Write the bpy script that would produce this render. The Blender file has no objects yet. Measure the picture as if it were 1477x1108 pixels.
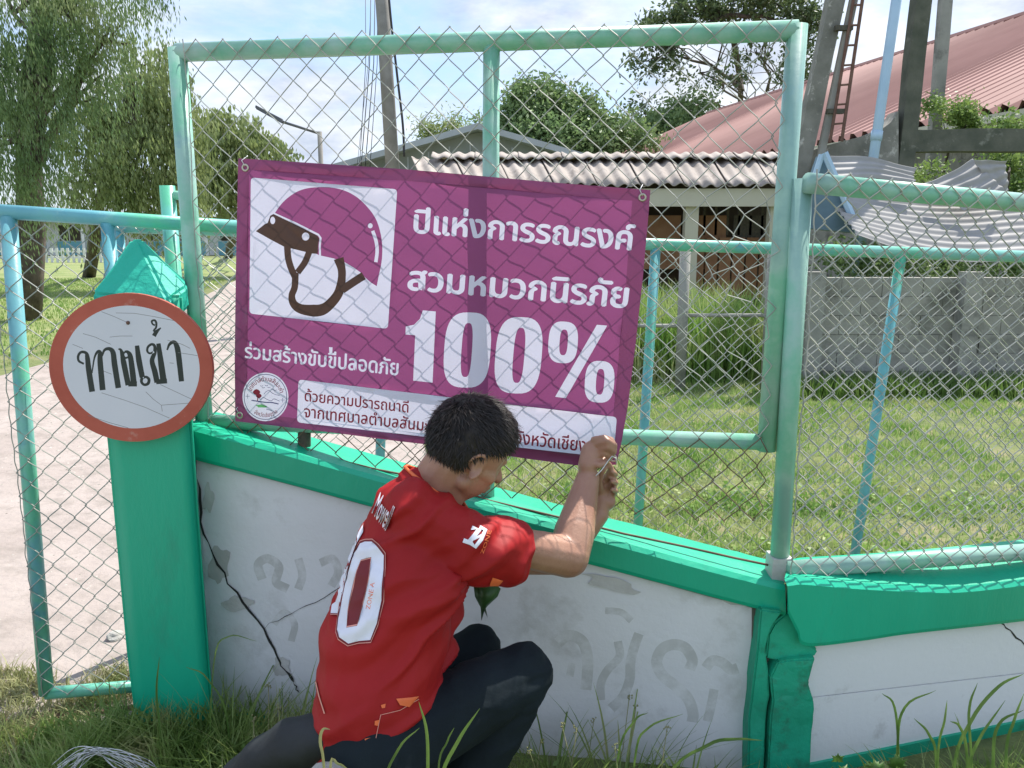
import bpy, bmesh, math, random
import numpy as np
from mathutils import Vector, Matrix, noise
from mathutils.bvhtree import BVHTree
from mathutils.geometry import delaunay_2d_cdt
random.seed(7); RNG = np.random.default_rng(7)
R = math.radians
scene = bpy.context.scene
COL = scene.collection

# ------------------------------------------------------------------ camera
F = 1159.0; TH = R(10.5); CAMZ = 1.6
cam = bpy.data.objects.new('camera', bpy.data.cameras.new('camera')); COL.objects.link(cam)
cam.location = (0, 0, CAMZ); cam.rotation_euler = (R(90) - TH, 0, 0)
cam.data.sensor_width = 36; cam.data.lens = 36 * F / 1477; cam.data.clip_start = 0.05; cam.data.clip_end = 2000
scene.camera = cam
# ------------------------------------------------------------------ world and sun
SUN_EL, SUN_AZ = R(58), R(40)          # azimuth measured from +Y towards +X
w = bpy.data.worlds.new("World"); scene.world = w; w.use_nodes = True
nt = w.node_tree; nt.nodes.clear()
def N(tree, typ, **kw):
    n = tree.nodes.new(typ)
    for k, v in kw.items():
        if k.startswith('i_'): n.inputs[k[2:].replace('_', ' ')].default_value = v
        else: setattr(n, k, v)
    return n
sky = N(nt, 'ShaderNodeTexSky', sky_type='NISHITA', sun_disc=False, sun_elevation=SUN_EL, sun_rotation=SUN_AZ, air_density=1.0, dust_density=1.0, ozone_density=1.5)
tc = N(nt, 'ShaderNodeTexCoord'); mp = N(nt, 'ShaderNodeMapping'); mp.inputs['Scale'].default_value = (1.0, 1.0, 2.6)
mp.inputs['Location'].default_value = (0.35, 0.1, 0.2)
nz = N(nt, 'ShaderNodeTexNoise', i_Scale=2.6, i_Detail=9.0, i_Roughness=0.62, i_Distortion=0.35)
rp = N(nt, 'ShaderNodeValToRGB'); rp.color_ramp.elements[0].position = 0.37; rp.color_ramp.elements[1].position = 0.58
nz2 = N(nt, 'ShaderNodeTexNoise', i_Scale=6.5, i_Detail=8.0, i_Roughness=0.6)
rp2 = N(nt, 'ShaderNodeValToRGB'); rp2.color_ramp.elements[0].position = 0.35; rp2.color_ramp.elements[1].position = 0.66
rp2.color_ramp.elements[0].color = (2.6, 3.0, 3.75, 1); rp2.color_ramp.elements[1].color = (5.1, 5.3, 5.6, 1)
mx = N(nt, 'ShaderNodeMix', data_type='RGBA')
add = N(nt, 'ShaderNodeMix', data_type='RGBA'); add.inputs['Factor'].default_value = 0.55
add.inputs['B'].default_value = (2.1, 3.2, 5.2, 1)
bg = N(nt, 'ShaderNodeBackground', i_Strength=0.12); wo = N(nt, 'ShaderNodeOutputWorld')
L = nt.links.new
L(tc.outputs['Generated'], mp.inputs['Vector']); L(mp.outputs['Vector'], nz.inputs['Vector']); L(mp.outputs['Vector'], nz2.inputs['Vector'])
L(nz.outputs['Fac'], rp.inputs['Fac']); L(nz2.outputs['Fac'], rp2.inputs['Fac'])
L(sky.outputs['Color'], add.inputs['A']); L(rp.outputs['Color'], mx.inputs['Factor'])
L(add.outputs['Result'], mx.inputs['A']); L(rp2.outputs['Color'], mx.inputs['B'])
L(mx.outputs['Result'], bg.inputs['Color']); L(bg.outputs['Background'], wo.inputs['Surface'])
sl = bpy.data.lights.new('sun', 'SUN'); sl.energy = 3.8; sl.angle = R(0.5); sl.color = (1.0, 0.95, 0.87)
so = bpy.data.objects.new('sun', sl); COL.objects.link(so)
sdir = Vector((math.cos(SUN_EL) * math.sin(SUN_AZ), math.cos(SUN_EL) * math.cos(SUN_AZ), math.sin(SUN_EL)))
so.rotation_euler = sdir.to_track_quat('Z', 'Y').to_euler(); so.location = sdir * 50
vs = scene.view_settings; vs.view_transform = 'Standard'; vs.look = 'None'; vs.gamma = 1; vs.exposure = 0.95; vs.use_curve_mapping = False

# ------------------------------------------------------------------ placing helpers: photo pixel + distance -> world point
def ray(px, py):
    u = (px - 738.5) / F; v = (554 - py) / F
    return Vector((u, math.cos(TH) + v * math.sin(TH), -math.sin(TH) + v * math.cos(TH)))
CAM = Vector((0, 0, CAMZ))
def P(px, py, Y):
    d = ray(px, py); return CAM + d * (Y / d.y)
def PL(px, py, y0, k):                 # on the vertical plane Y = y0 + k X
    d = ray(px, py); return CAM + d * (y0 / (d.y - k * d.x))
def PG(px, py, z=0.0):                 # on the ground
    d = ray(px, py); return CAM + d * ((z - CAMZ) / d.z)

# ------------------------------------------------------------------ object helpers
ROOT = {}
def finish(o, label=None, cat=None, group=None, kind=None):
    if label: o['label'] = label
    if cat: o['category'] = cat
    if group: o['group'] = group
    if kind: o['kind'] = kind
    return o
def thing(name, label, cat, loc, group=None):
    o = bpy.data.objects.new(name, None); o.location = loc; o.empty_display_size = 0.1; COL.objects.link(o)
    ROOT[o.name] = Vector(loc); return finish(o, label, cat, group)
def link(name, me, mat=None, parent=None, smooth=None, **kw):
    o = bpy.data.objects.new(name, me); COL.objects.link(o)
    base = Vector((0, 0, 0))
    if parent is not None:
        base = ROOT[parent.name]; o.parent = parent
    ROOT[o.name] = base
    if base.length: me.transform(Matrix.Translation(-base))
    if mat:
        for m in (mat if isinstance(mat, (list, tuple)) else [mat]): me.materials.append(m)
    if smooth is not None:
        for p in me.polygons: p.use_smooth = smooth
    return finish(o, **kw)
def fast_mesh(name, V, Fc):
    me = bpy.data.meshes.new(name); V = np.asarray(V, dtype=np.float32); Fc = np.asarray(Fc, dtype=np.int32)
    k = Fc.shape[1]
    me.vertices.add(len(V)); me.vertices.foreach_set('co', V.ravel())
    me.loops.add(Fc.size); me.loops.foreach_set('vertex_index', Fc.ravel())
    me.polygons.add(len(Fc)); me.polygons.foreach_set('loop_start', np.arange(0, Fc.size, k, dtype=np.int32))
    me.update(calc_edges=True); return me
class MB:
    def __init__(s): s.v = []; s.f = []; s.mi = []
    def add(s, vs, fs, mi=0):
        b = len(s.v); s.v += [tuple(v) for v in vs]; s.f += [tuple(b + i for i in f) for f in fs]; s.mi += [mi] * len(fs); return s
    def box(s, lo, hi, mi=0, M=None):
        x0, y0, z0 = lo; x1, y1, z1 = hi
        vs = [Vector(c) for c in ((x0,y0,z0),(x1,y0,z0),(x1,y1,z0),(x0,y1,z0),(x0,y0,z1),(x1,y0,z1),(x1,y1,z1),(x0,y1,z1))]
        if M: vs = [M @ v for v in vs]
        return s.add(vs, [(0,3,2,1),(4,5,6,7),(0,1,5,4),(1,2,6,5),(2,3,7,6),(3,0,4,7)], mi)
    def hexa(s, b, t, mi=0):           # bottom 4 corners, top 4 corners
        return s.add(list(b) + list(t), [(0,3,2,1),(4,5,6,7),(0,1,5,4),(1,2,6,5),(2,3,7,6),(3,0,4,7)], mi)
    def tube(s, pts, r, n=8, caps=True, mi=0):
        pts = [Vector(p) for p in pts]; m = len(pts); rs = r if isinstance(r, (list, tuple)) else [r] * m
        vs = []; prev = None
        for i, p in enumerate(pts):
            t = (pts[min(i+1, m-1)] - pts[max(i-1, 0)])
            t = t.normalized() if t.length > 1e-9 else Vector((0,0,1))
            if prev is None:
                a = Vector((0,0,1)) if abs(t.z) < 0.9 else Vector((1,0,0)); x = t.cross(a).normalized()
            else:
                x = prev - t * prev.dot(t); x = x.normalized() if x.length > 1e-6 else t.orthogonal().normalized()
            prev = x; y = t.cross(x)
            for k in range(n):
                a = 2 * math.pi * k / n; vs.append(p + (x * math.cos(a) + y * math.sin(a)) * rs[i])
        fs = [(i*n+k, i*n+(k+1)%n, (i+1)*n+(k+1)%n, (i+1)*n+k) for i in range(m-1) for k in range(n)]
        if caps and n > 2: fs += [tuple(range(n-1, -1, -1)), tuple((m-1)*n + k for k in range(n))]
        return s.add(vs, fs, mi)
    def ell(s, c, ax, seg=16, rings=10, mi=0):   # ax: three axis vectors with lengths
        c = Vector(c); vs = [c + Vector(ax[2])]; fs = []
        for i in range(1, rings):
            ph = math.pi * i / rings
            for k in range(seg):
                a = 2*math.pi*k/seg
                vs.append(c + Vector(ax[0])*(math.sin(ph)*math.cos(a)) + Vector(ax[1])*(math.sin(ph)*math.sin(a)) + Vector(ax[2])*math.cos(ph))
        vs.append(c - Vector(ax[2])); e = len(vs)-1
        for k in range(seg):
            fs.append((0, 1+k, 1+(k+1)%seg)); fs.append((e, 1+(rings-2)*seg+(k+1)%seg, 1+(rings-2)*seg+k))
        for i in range(rings-2):
            for k in range(seg):
                a = 1+i*seg+k; b = 1+i*seg+(k+1)%seg; fs.append((a, a+seg, b+seg, b))
        return s.add(vs, fs, mi)
    def caps(s, p0, r0, p1, r1, n=14):           # tapered capsule
        p0 = Vector(p0); p1 = Vector(p1); t = (p1-p0).normalized(); pts = []; rs = []
        for a in (85, 60, 35, 12): pts.append(p0 - t*r0*math.sin(R(a))); rs.append(r0*math.cos(R(a)))
        pts.append(p0); rs.append(r0); pts.append(p1); rs.append(r1)
        for a in (12, 35, 60, 85): pts.append(p1 + t*r1*math.sin(R(a))); rs.append(r1*math.cos(R(a)))
        return s.tube(pts, rs, n)
    def mesh(s, name):
        me = bpy.data.meshes.new(name); me.from_pydata(s.v, [], s.f); me.polygons.foreach_set('material_index', s.mi); me.update(); return me
    def build(s, name, mat=None, parent=None, smooth=None, bevel=0, **kw):
        me = s.mesh(name)
        if bevel:
            bm = bmesh.new(); bm.from_mesh(me)
            bmesh.ops.recalc_face_normals(bm, faces=bm.faces)
            bmesh.ops.bevel(bm, geom=bm.edges[:], offset=bevel, segments=2, affect='EDGES', clamp_overlap=True); bm.to_mesh(me); bm.free()
        return link(name, me, mat, parent, smooth, **kw)
def roughen(me, amp, scale, cuts=0):
    if cuts:
        bm = bmesh.new(); bm.from_mesh(me); bmesh.ops.subdivide_edges(bm, edges=bm.edges[:], cuts=cuts, use_grid_fill=True); bm.to_mesh(me); bm.free()
    for v in me.vertices:
        n = noise.noise_vector(v.co * scale); v.co += n * amp

# ------------------------------------------------------------------ materials
def mat(name, cols, scale=4.0, rough=0.6, bump=0.0, bscale=None, metal=0.0, detail=6.0, pos=None, spec=0.5, sheen=0.0, trans=0.0, stretch=None, dirt=None, dscale=2.0, dpos=(0.5, 0.7)):
    """base colour = ramp over object-space noise; optional second noise lays dirt colour over it"""
    m = bpy.data.materials.new(name); m.use_nodes = True; t = m.node_tree; t.nodes.clear()
    out = N(t, 'ShaderNodeOutputMaterial'); b = N(t, 'ShaderNodeBsdfPrincipled'); L = t.links.new
    b.inputs['Roughness'].default_value = rough; b.inputs['Metallic'].default_value = metal; b.inputs['Specular IOR Level'].default_value = spec
    if sheen: b.inputs['Sheen Weight'].default_value = sheen
    if not isinstance(cols, list): cols = [cols]
    g = N(t, 'ShaderNodeNewGeometry'); mpn = N(t, 'ShaderNodeMapping'); L(g.outputs['Position'], mpn.inputs['Vector'])
    if stretch: mpn.inputs['Scale'].default_value = stretch
    n = N(t, 'ShaderNodeTexNoise', i_Scale=scale, i_Detail=detail, i_Roughness=0.6); L(mpn.outputs['Vector'], n.inputs['Vector'])
    r = N(t, 'ShaderNodeValToRGB'); e = r.color_ramp.elements
    if len(cols) == 1: cols = [tuple(c*0.88 for c in cols[0]), tuple(min(1, c*1.1) for c in cols[0])]
    ps = pos or [0.32 + 0.36*i/(len(cols)-1) for i in range(len(cols))]
    while len(e) < len(cols): e.new(0.5)
    for i, c in enumerate(cols): e[i].position = ps[i]; e[i].color = (*c, 1)
    L(n.outputs['Fac'], r.inputs['Fac']); colour = r.outputs['Color']
    if dirt:
        n2 = N(t, 'ShaderNodeTexNoise', i_Scale=dscale, i_Detail=9.0, i_Roughness=0.68); L(mpn.outputs['Vector'], n2.inputs['Vector'])
        r2 = N(t, 'ShaderNodeValToRGB'); r2.color_ramp.elements[0].position = dpos[0]; r2.color_ramp.elements[1].position = dpos[1]
        L(n2.outputs['Fac'], r2.inputs['Fac']); mxn = N(t, 'ShaderNodeMix', data_type='RGBA')
        L(r2.outputs['Color'], mxn.inputs['Factor']); L(colour, mxn.inputs['A']); mxn.inputs['B'].default_value = (*dirt, 1); colour = mxn.outputs['Result']
    L(colour, b.inputs['Base Color'])
    if bump:
        n3 = N(t, 'ShaderNodeTexNoise', i_Scale=bscale or scale*6, i_Detail=8.0, i_Roughness=0.6); L(mpn.outputs['Vector'], n3.inputs['Vector'])
        bp = N(t, 'ShaderNodeBump', i_Strength=1.0, i_Distance=bump); L(n3.outputs['Fac'], bp.inputs['Height']); L(bp.outputs['Normal'], b.inputs['Normal'])
    sh = b.outputs['BSDF']
    if trans:
        tr = N(t, 'ShaderNodeBsdfTranslucent'); L(colour, tr.inputs['Color']); ms = N(t, 'ShaderNodeMixShader'); ms.inputs['Fac'].default_value = trans
        L(sh, ms.inputs[1]); L(tr.outputs['BSDF'], ms.inputs[2]); sh = ms.outputs['Shader']
    L(sh, out.inputs['Surface']); return m
GREEN = (0.006, 0.40, 0.235)
M = {}
M['green'] = mat('green_wall_paint', [(0.005,0.36,0.21),(0.008,0.45,0.27)], 1.6, 0.38, 0.0012, 60, dirt=(0.03,0.27,0.18), dscale=5, dpos=(0.55,0.82), stretch=(1,1,.35))
M['green_old'] = mat('cracked_green_paint', [(0.008,0.30,0.18),(0.01,0.42,0.25)], 5, 0.6, 0.004, 25, dirt=(0.03,0.10,0.06), dscale=7, dpos=(0.55,0.72))
M['whitewall'] = mat('whitewashed_plaster', [(0.70,0.70,0.72),(0.80,0.80,0.82)], 1.3, 0.85, 0.002, 40, dirt=(0.46,0.45,0.43), dscale=4.2, dpos=(0.53,0.78))
M['whitewall2'] = mat('clean_white_plaster', [(0.74,0.74,0.76),(0.80,0.80,0.82)], 1.0, 0.85, 0.0015, 50, dirt=(0.4,0.39,0.37), dscale=5, dpos=(0.6,0.8))
M['ghost'] = mat('faded_lettering', [(0.48,0.48,0.47),(0.62,0.62,0.61)], 7, 0.9, dirt=(0.74,0.74,0.75), dscale=13, dpos=(0.46,0.66))
M['crack'] = mat('crack_shadow', [(0.03,0.03,0.028)], 8, 0.95)
M['cement'] = mat('bare_cement', [(0.46,0.45,0.43),(0.64,0.63,0.61)], 9, 0.95, 0.003, 40)
M['mint'] = mat('mint_pipe_paint', [(0.24,0.42,0.39),(0.33,0.53,0.46),(0.20,0.50,0.36),(0.40,0.60,0.53)], 3.5, 0.38, 0.0006, 60, pos=[0.33,0.45,0.56,0.68], dirt=(0.22,0.40,0.42), dscale=11, dpos=(0.6,0.75))
M['bluepipe'] = mat('blue_green_pipe_paint', [(0.10,0.36,0.46),(0.16,0.46,0.52),(0.12,0.52,0.34)], 2.4, 0.4, 0.0006, 60, pos=[0.35,0.5,0.62], dirt=(0.30,0.56,0.56), dscale=10, dpos=(0.58,0.72))
M['gate'] = mat('gate_pipe_paint', [(0.16,0.42,0.48),(0.14,0.50,0.34),(0.22,0.52,0.46)], 2.2, 0.4, 0.0006, 60, pos=[0.4,0.5,0.6], dirt=(0.12,0.36,0.46), dscale=7, dpos=(0.56,0.7))
M['wire'] = mat('galvanised_wire', [(0.28,0.29,0.27),(0.50,0.49,0.44)], 9, 0.5, metal=0.2)
M['rustwire'] = mat('rusty_wire', [(0.10,0.055,0.035),(0.20,0.13,0.09)], 12, 0.85)
M['rust'] = mat('rusty_steel', [(0.11,0.055,0.04),(0.20,0.115,0.085)], 6, 0.85)
M['darksteel'] = mat('dark_steel', [(0.05,0.055,0.045),(0.12,0.10,0.07)], 20, 0.8)
M['concrete'] = mat('concrete', [(0.24,0.24,0.22),(0.36,0.35,0.32)], 2.0, 0.9, 0.004, 14, dirt=(0.10,0.10,0.09), dscale=3, dpos=(0.5,0.7))
M['mottled'] = mat('mottled_concrete', [(0.14,0.14,0.12),(0.30,0.29,0.26)], 2.2, 0.95, 0.01, 6, dirt=(0.50,0.48,0.44), dscale=5.5, dpos=(0.56,0.66))
M['darkconc'] = mat('dark_weathered_concrete', [(0.07,0.08,0.06),(0.15,0.15,0.12)], 3, 0.95, 0.01, 8, dirt=(0.26,0.26,0.22), dscale=5, dpos=(0.58,0.72))
M['block'] = mat('concrete_block', [(0.24,0.235,0.21),(0.36,0.35,0.31)], 1.6, 0.95, 0.006, 20, dirt=(0.12,0.12,0.10), dscale=2.4, dpos=(0.5,0.68))
M['path'] = mat('pale_concrete_road', [(0.31,0.26,0.235),(0.40,0.345,0.315)], 1.4, 0.9, 0.014, 16, dirt=(0.22,0.19,0.165), dscale=5, dpos=(0.48,0.74), detail=10)
M['soil'] = mat('soil_and_short_grass', [(0.09,0.12,0.04),(0.16,0.19,0.065),(0.26,0.22,0.13)], 3.0, 0.95, 0.03, 18, pos=[0.35,0.52,0.7])
M['lawn'] = mat('lawn_turf', [(0.14,0.19,0.055),(0.21,0.26,0.085),(0.28,0.28,0.13)], 0.7, 0.95, 0.05, 9, pos=[0.35,0.5,0.68])
M['blade'] = mat('grass_blades', [(0.14,0.28,0.05),(0.28,0.42,0.11),(0.46,0.48,0.22)], 2.6, 0.55, trans=0.4, pos=[0.36,0.5,0.64])
M['blade_fg'] = mat('weed_blades', [(0.09,0.18,0.035),(0.20,0.30,0.08)], 6, 0.5, trans=0.4)
M['verge'] = mat('verge_grass_blades', [(0.13,0.22,0.045),(0.26,0.36,0.10),(0.44,0.42,0.20)], 5, 0.5, trans=0.4, pos=[0.38,0.52,0.66])
M['straw'] = mat('dry_straw_grass', [(0.22,0.26,0.08),(0.42,0.38,0.22)], 8, 0.6, trans=0.3)
M['bluegrass'] = M['blade']
M['leaf_w'] = mat('weeping_foliage', [(0.10,0.18,0.065),(0.19,0.29,0.11),(0.29,0.35,0.16)], 0.9, 0.45, trans=0.4)
M['leaf_y'] = mat('olive_foliage', [(0.19,0.26,0.09),(0.33,0.39,0.16)], 0.8, 0.5, trans=0.4)
M['leaf_d'] = mat('dense_green_foliage', [(0.13,0.22,0.08),(0.24,0.34,0.13)], 0.7, 0.5, trans=0.35)
M['leaf_s'] = mat('sparse_tree_foliage', [(0.07,0.11,0.045),(0.14,0.20,0.08)], 0.8, 0.5, trans=0.35)
M['leaf_b'] = mat('bright_bush_foliage', [(0.12,0.22,0.05),(0.28,0.38,0.11)], 1.5, 0.5, trans=0.35)
M['bark'] = mat('bark', [(0.05,0.042,0.032),(0.12,0.10,0.08)], 6, 0.95, 0.02, 12)
M['asb'] = mat('weathered_roof_sheet', [(0.31,0.27,0.24),(0.43,0.385,0.35)], 1.5, 0.9, 0.01, 8, dirt=(0.20,0.17,0.15), dscale=3, dpos=(0.52,0.68))
M['redroof'] = mat('red_metal_roof', [(0.31,0.17,0.15),(0.39,0.225,0.20)], 0.3, 0.7, spec=0.15)
M['cream'] = mat('cream_fascia', [(0.52,0.50,0.40),(0.60,0.58,0.48)], 1, 0.8)
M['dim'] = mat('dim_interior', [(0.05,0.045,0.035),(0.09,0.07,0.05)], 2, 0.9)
M['brown'] = mat('brown_shutter', [(0.25,0.12,0.06),(0.33,0.18,0.10)], 3, 0.8)
M['greywall'] = mat('grey_gable_wall', [(0.22,0.25,0.23),(0.30,0.33,0.31)], 0.6, 0.85)
M['greyroof'] = mat('grey_roof_edge', [(0.36,0.40,0.42),(0.46,0.50,0.52)], 0.6, 0.6)
M['sheet'] = mat('crumpled_zinc_sheet', [(0.27,0.265,0.26),(0.38,0.37,0.36)], 1.6, 0.75, spec=0.3, dirt=(0.46,0.41,0.38), dscale=2, dpos=(0.55,0.75))
M['blue'] = mat('blue_paint', [(0.10,0.17,0.22),(0.16,0.26,0.33)], 2, 0.6)
M['lblue'] = mat('pale_blue_pvc', [(0.34,0.50,0.66),(0.44,0.60,0.74)], 2, 0.4)
M['white'] = mat('white_paint', [(0.74,0.74,0.74)], 2, 0.6)
M['teal'] = mat('teal_wall', [(0.16,0.42,0.52),(0.22,0.50,0.58)], 0.5, 0.8)
M['pole'] = mat('concrete_pole', [(0.20,0.19,0.17),(0.30,0.29,0.27)], 3, 0.9)
M['cable'] = mat('black_cable', [(0.03,0.03,0.035)], 3, 0.6)
M['lampgrey'] = mat('lamp_grey', [(0.10,0.11,0.12)], 3, 0.5)
# banner materials: thin printed vinyl that lets light through
def vinyl(name, c, tr):
    m = mat(name, [tuple(x*0.97 for x in c), tuple(min(1, x*1.03) for x in c)], 3, 0.42, 0.0, spec=0.35, trans=tr); return m
VIN = [vinyl('purple_vinyl', (0.31,0.075,0.21), 0.40), vinyl('white_vinyl', (0.74,0.71,0.86), 0.34), vinyl('brown_vinyl', (0.085,0.045,0.035), 0.25),
       vinyl('maroon_vinyl', (0.22,0.02,0.04), 0.25), vinyl('purple_hem_vinyl', (0.26,0.060,0.16), 0.20), vinyl('helmet_purple_vinyl', (0.31,0.075,0.21), 0.40),
       vinyl('green_vinyl', (0.14,0.42,0.16), 0.3), vinyl('navy_vinyl', (0.08,0.08,0.20), 0.25)]
M['signred'] = mat('red_brown_paint', [(0.40,0.075,0.045),(0.50,0.11,0.07)], 7, 0.55, 0.0006, 50, dirt=(0.55,0.30,0.24), dscale=16, dpos=(0.64,0.78))
M['signwhite'] = mat('cracked_white_paint', [(0.62,0.64,0.70),(0.70,0.71,0.76)], 2, 0.6, 0.0004, 60)
M['signblack'] = mat('sign_lettering', [(0.025,0.035,0.03)], 6, 0.6)
M['skin'] = mat('skin', [(0.34,0.17,0.115),(0.43,0.24,0.165)], 9, 0.42, 0.0009, 130)
M['shirt'] = mat('red_jersey', [(0.30,0.009,0.011),(0.37,0.013,0.015)], 2.2, 0.6, 0.0008, 26, spec=0.25)
M['orange'] = mat('orange_print', [(0.80,0.16,0.05)], 6, 0.6)
M['wprint'] = mat('white_print', [(0.74,0.74,0.82)], 6, 0.6)
M['sprint'] = mat('salmon_print', [(0.75,0.33,0.27)], 6, 0.6)
M['darkred'] = mat('dark_red_print', [(0.17,0.004,0.01)], 6, 0.6)
M['pebble'] = mat('pebbles', [(0.16,0.14,0.12),(0.50,0.46,0.42)], 30, 0.9)
M['denim'] = mat('dark_navy_trousers', [(0.006,0.011,0.015),(0.011,0.019,0.025)], 5, 0.85, 0.002, 35, spec=0.25)
M['hair'] = mat('black_hair', [(0.008,0.007,0.007),(0.030,0.022,0.018)], 60, 0.5, spec=0.3)
M['black'] = mat('black_cloth', [(0.010,0.013,0.016),(0.02,0.024,0.028)], 8, 0.7, 0.003, 20)
M['rubber'] = mat('rubber', [(0.02,0.02,0.02)], 8, 0.8)
M['string'] = mat('white_string', [(0.72,0.72,0.74)], 8, 0.4)
M['stone'] = mat('pale_stone', [(0.30,0.29,0.27),(0.46,0.45,0.42)], 14, 0.9, 0.006, 40)

# ------------------------------------------------------------------ flat print: 2D layers -> one triangulated sheet
def stroke(pts, wd, closed=False):
    """polygon loop round a polyline; wd number or list"""
    p = [np.array(q, float) for q in pts]; n = len(p); ws = wd if isinstance(wd, (list, tuple)) else [wd]*n
    Lf, Rt = [], []
    for i in range(n):
        t = p[min(i+1, n-1)] - p[max(i-1, 0)]; t = t / (np.linalg.norm(t) + 1e-9); nn = np.array([-t[1], t[0]])
        Lf.append(tuple(p[i] + nn*ws[i]/2)); Rt.append(tuple(p[i] - nn*ws[i]/2))
    return Lf + Rt[::-1]
def curve(pts, n=6):                   # Catmull-Rom through points
    p = [np.array(q, float) for q in pts]; p = [2*p[0]-p[1]] + p + [2*p[-1]-p[-2]]; out = []
    for i in range(1, len(p)-2):
        for k in range(n):
            t = k/n; out.append(tuple(0.5*((2*p[i]) + (-p[i-1]+p[i+1])*t + (2*p[i-1]-5*p[i]+4*p[i+1]-p[i+2])*t*t + (-p[i-1]+3*p[i]-3*p[i+1]+p[i+2])*t**3)))
    out.append(tuple(p[-2])); return out
def ellipse(cx, cy, a, b, n=40, rot=0, e=2.0):
    o = []
    for k in range(n):
        t = 2*math.pi*k/n; c, s = math.cos(t), math.sin(t)
        x = a*math.copysign(abs(c)**(2/e), c); y = b*math.copysign(abs(s)**(2/e), s)
        o.append((cx + x*math.cos(rot) - y*math.sin(rot), cy + x*math.sin(rot) + y*math.cos(rot)))
    return o
def rrect(q, r, n=5):                  # quad with rounded corners
    q = [np.array(a, float) for a in q]; o = []
    for i in range(4):
        a = q[i-1]-q[i]; b = q[(i+1) % 4]-q[i]; a = a/np.linalg.norm(a)*r; b = b/np.linalg.norm(b)*r
        for k in range(n+1):
            t = k/n; o.append(tuple(q[i] + a*(1-t)**2 + b*t**2))
    return o
class Shape:
    def __init__(s, loops, mi):
        s.loops = [np.array(l, float) for l in loops]; s.mi = mi
        s.verts = []; s.edges = []
        for l in s.loops:
            b = len(s.verts); s.verts += [tuple(q) for q in l]; s.edges += [(b+i, b+(i+1) % len(l)) for i in range(len(l))]
    def inside(s, x, y):
        r = np.zeros(len(x), bool)
        for l in s.loops:
            x0, y0 = l[:,0], l[:,1]; x1, y1 = np.roll(x0, -1), np.roll(y0, -1)
            for a, b, c, d in zip(x0, y0, x1, y1):
                if b == d: continue
                m = ((b > y) != (d > y)) & (x < (c-a)*(y-b)/(d-b)+a); r ^= m
        return r
def text_tris(body, res=3):
    cu = bpy.data.curves.new('tmp_text', 'FONT'); cu.body = body; cu.resolution_u = res
    o = bpy.data.objects.new('tmp_text', cu); COL.objects.link(o); dg = bpy.context.evaluated_depsgraph_get(); dg.update()
    me = bpy.data.meshes.new_from_object(o.evaluated_get(dg)); bpy.data.objects.remove(o); bpy.data.curves.remove(cu)
    V = np.array([v.co[:2] for v in me.vertices]); me.calc_loop_triangles(); T = np.array([t.vertices[:] for t in me.loop_triangles])
    cnt = {}
    for t in T:
        for a, b in ((t[0],t[1]),(t[1],t[2]),(t[2],t[0])): k = (min(a,b), max(a,b)); cnt[k] = cnt.get(k, 0)+1
    E = [k for k, c in cnt.items() if c == 1]; bpy.data.meshes.remove(me); return V, T, E
REFH = None
class Text:
    def __init__(s, body, bl, br, hl, hr, upl, upr, mi, bold=0.02, fn=None):
        """fit the string between two baseline points; hl / hr letter height in px; up vectors"""
        global REFH
        if REFH is None: REFH = text_tris('ห')[0][:,1].max()
        ref = text_tris('H')[0][:,1].max() if body.isascii() else REFH
        V, T, E = text_tris(body); s.mi = mi; x0, x1 = V[:,0].min(), V[:,0].max()
        bl, br, upl, upr = map(lambda a: np.array(a, float), (bl, br, upl, upr))
        def f(V):
            if fn: return fn((V[:,0]-x0)/(x1-x0), V[:,1]/ref)
            t = ((V[:,0]-x0)/(x1-x0))[:,None]; h = (V[:,1]/ref)[:,None]
            return bl*(1-t) + br*t + ((1-t)*upl*hl + t*upr*hr)*h
        offs = [(-bold,0),(bold,0),(0,bold*.7),(0,-bold*.7)] if bold else [(0,0)]
        s.verts = []; s.edges = []; tv = []; tt = []
        for o in offs:
            W = f(V + np.array(o)); b = len(s.verts)
            used = {i for e in E for i in e}; mp_ = {}
            for i in used: mp_[i] = len(s.verts); s.verts.append(tuple(W[i]))
            s.edges += [(mp_[a], mp_[c]) for a, c in E]
            b2 = len(tv); tv += [Vector((q[0], q[1], 0)) for q in W]; tt += [tuple(int(i)+b2 for i in t) for t in T]
        s.bvh = BVHTree.FromPolygons(tv, tt)
    def inside(s, x, y):
        return np.array([s.bvh.ray_cast(Vector((a, b, 1)), Vector((0, 0, -1)))[0] is not None for a, b in zip(x, y)])
def print_sheet(outline, layers, base=0, grid=None):
    """outline loop + layers (later ones win) -> verts2d, tris, material index"""
    verts = []; edges = []
    for sh in [Shape([outline], base)] + layers:
        b = len(verts); verts += sh.verts; edges += [(b+i, b+j) for i, j in sh.edges]
    if grid:
        o = np.array(outline); S = Shape([outline], 0)
        gx = np.arange(o[:,0].min(), o[:,0].max(), grid); gy = np.arange(o[:,1].min(), o[:,1].max(), grid)
        X, Y = np.meshgrid(gx, gy); X = X.ravel() + 0.137; Y = Y.ravel() + 0.211; k = S.inside(X, Y); verts += list(zip(X[k], Y[k]))
    ov, oe, of, _, _, _ = delaunay_2d_cdt([Vector(v) for v in verts], edges, [], 0, 1e-4, False)
    V = np.array([v[:] for v in ov]); T = np.array([f[:] for f in of if len(f) == 3])
    c = V[T].mean(axis=1); keep = Shape([outline], 0).inside(c[:,0], c[:,1]); T = T[keep]; c = c[keep]
    mi = np.full(len(T), base)
    for sh in layers: mi[sh.inside(c[:,0], c[:,1])] = sh.mi
    return V, T, mi
def sheet_mesh(name, V3, T, mi, flip=True):
    T = np.array([t[::-1] for t in T]) if flip else T
    me = fast_mesh(name, V3, T); me.polygons.foreach_set('material_index', np.asarray(mi, dtype=np.int32)); me.update(); return me

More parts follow.
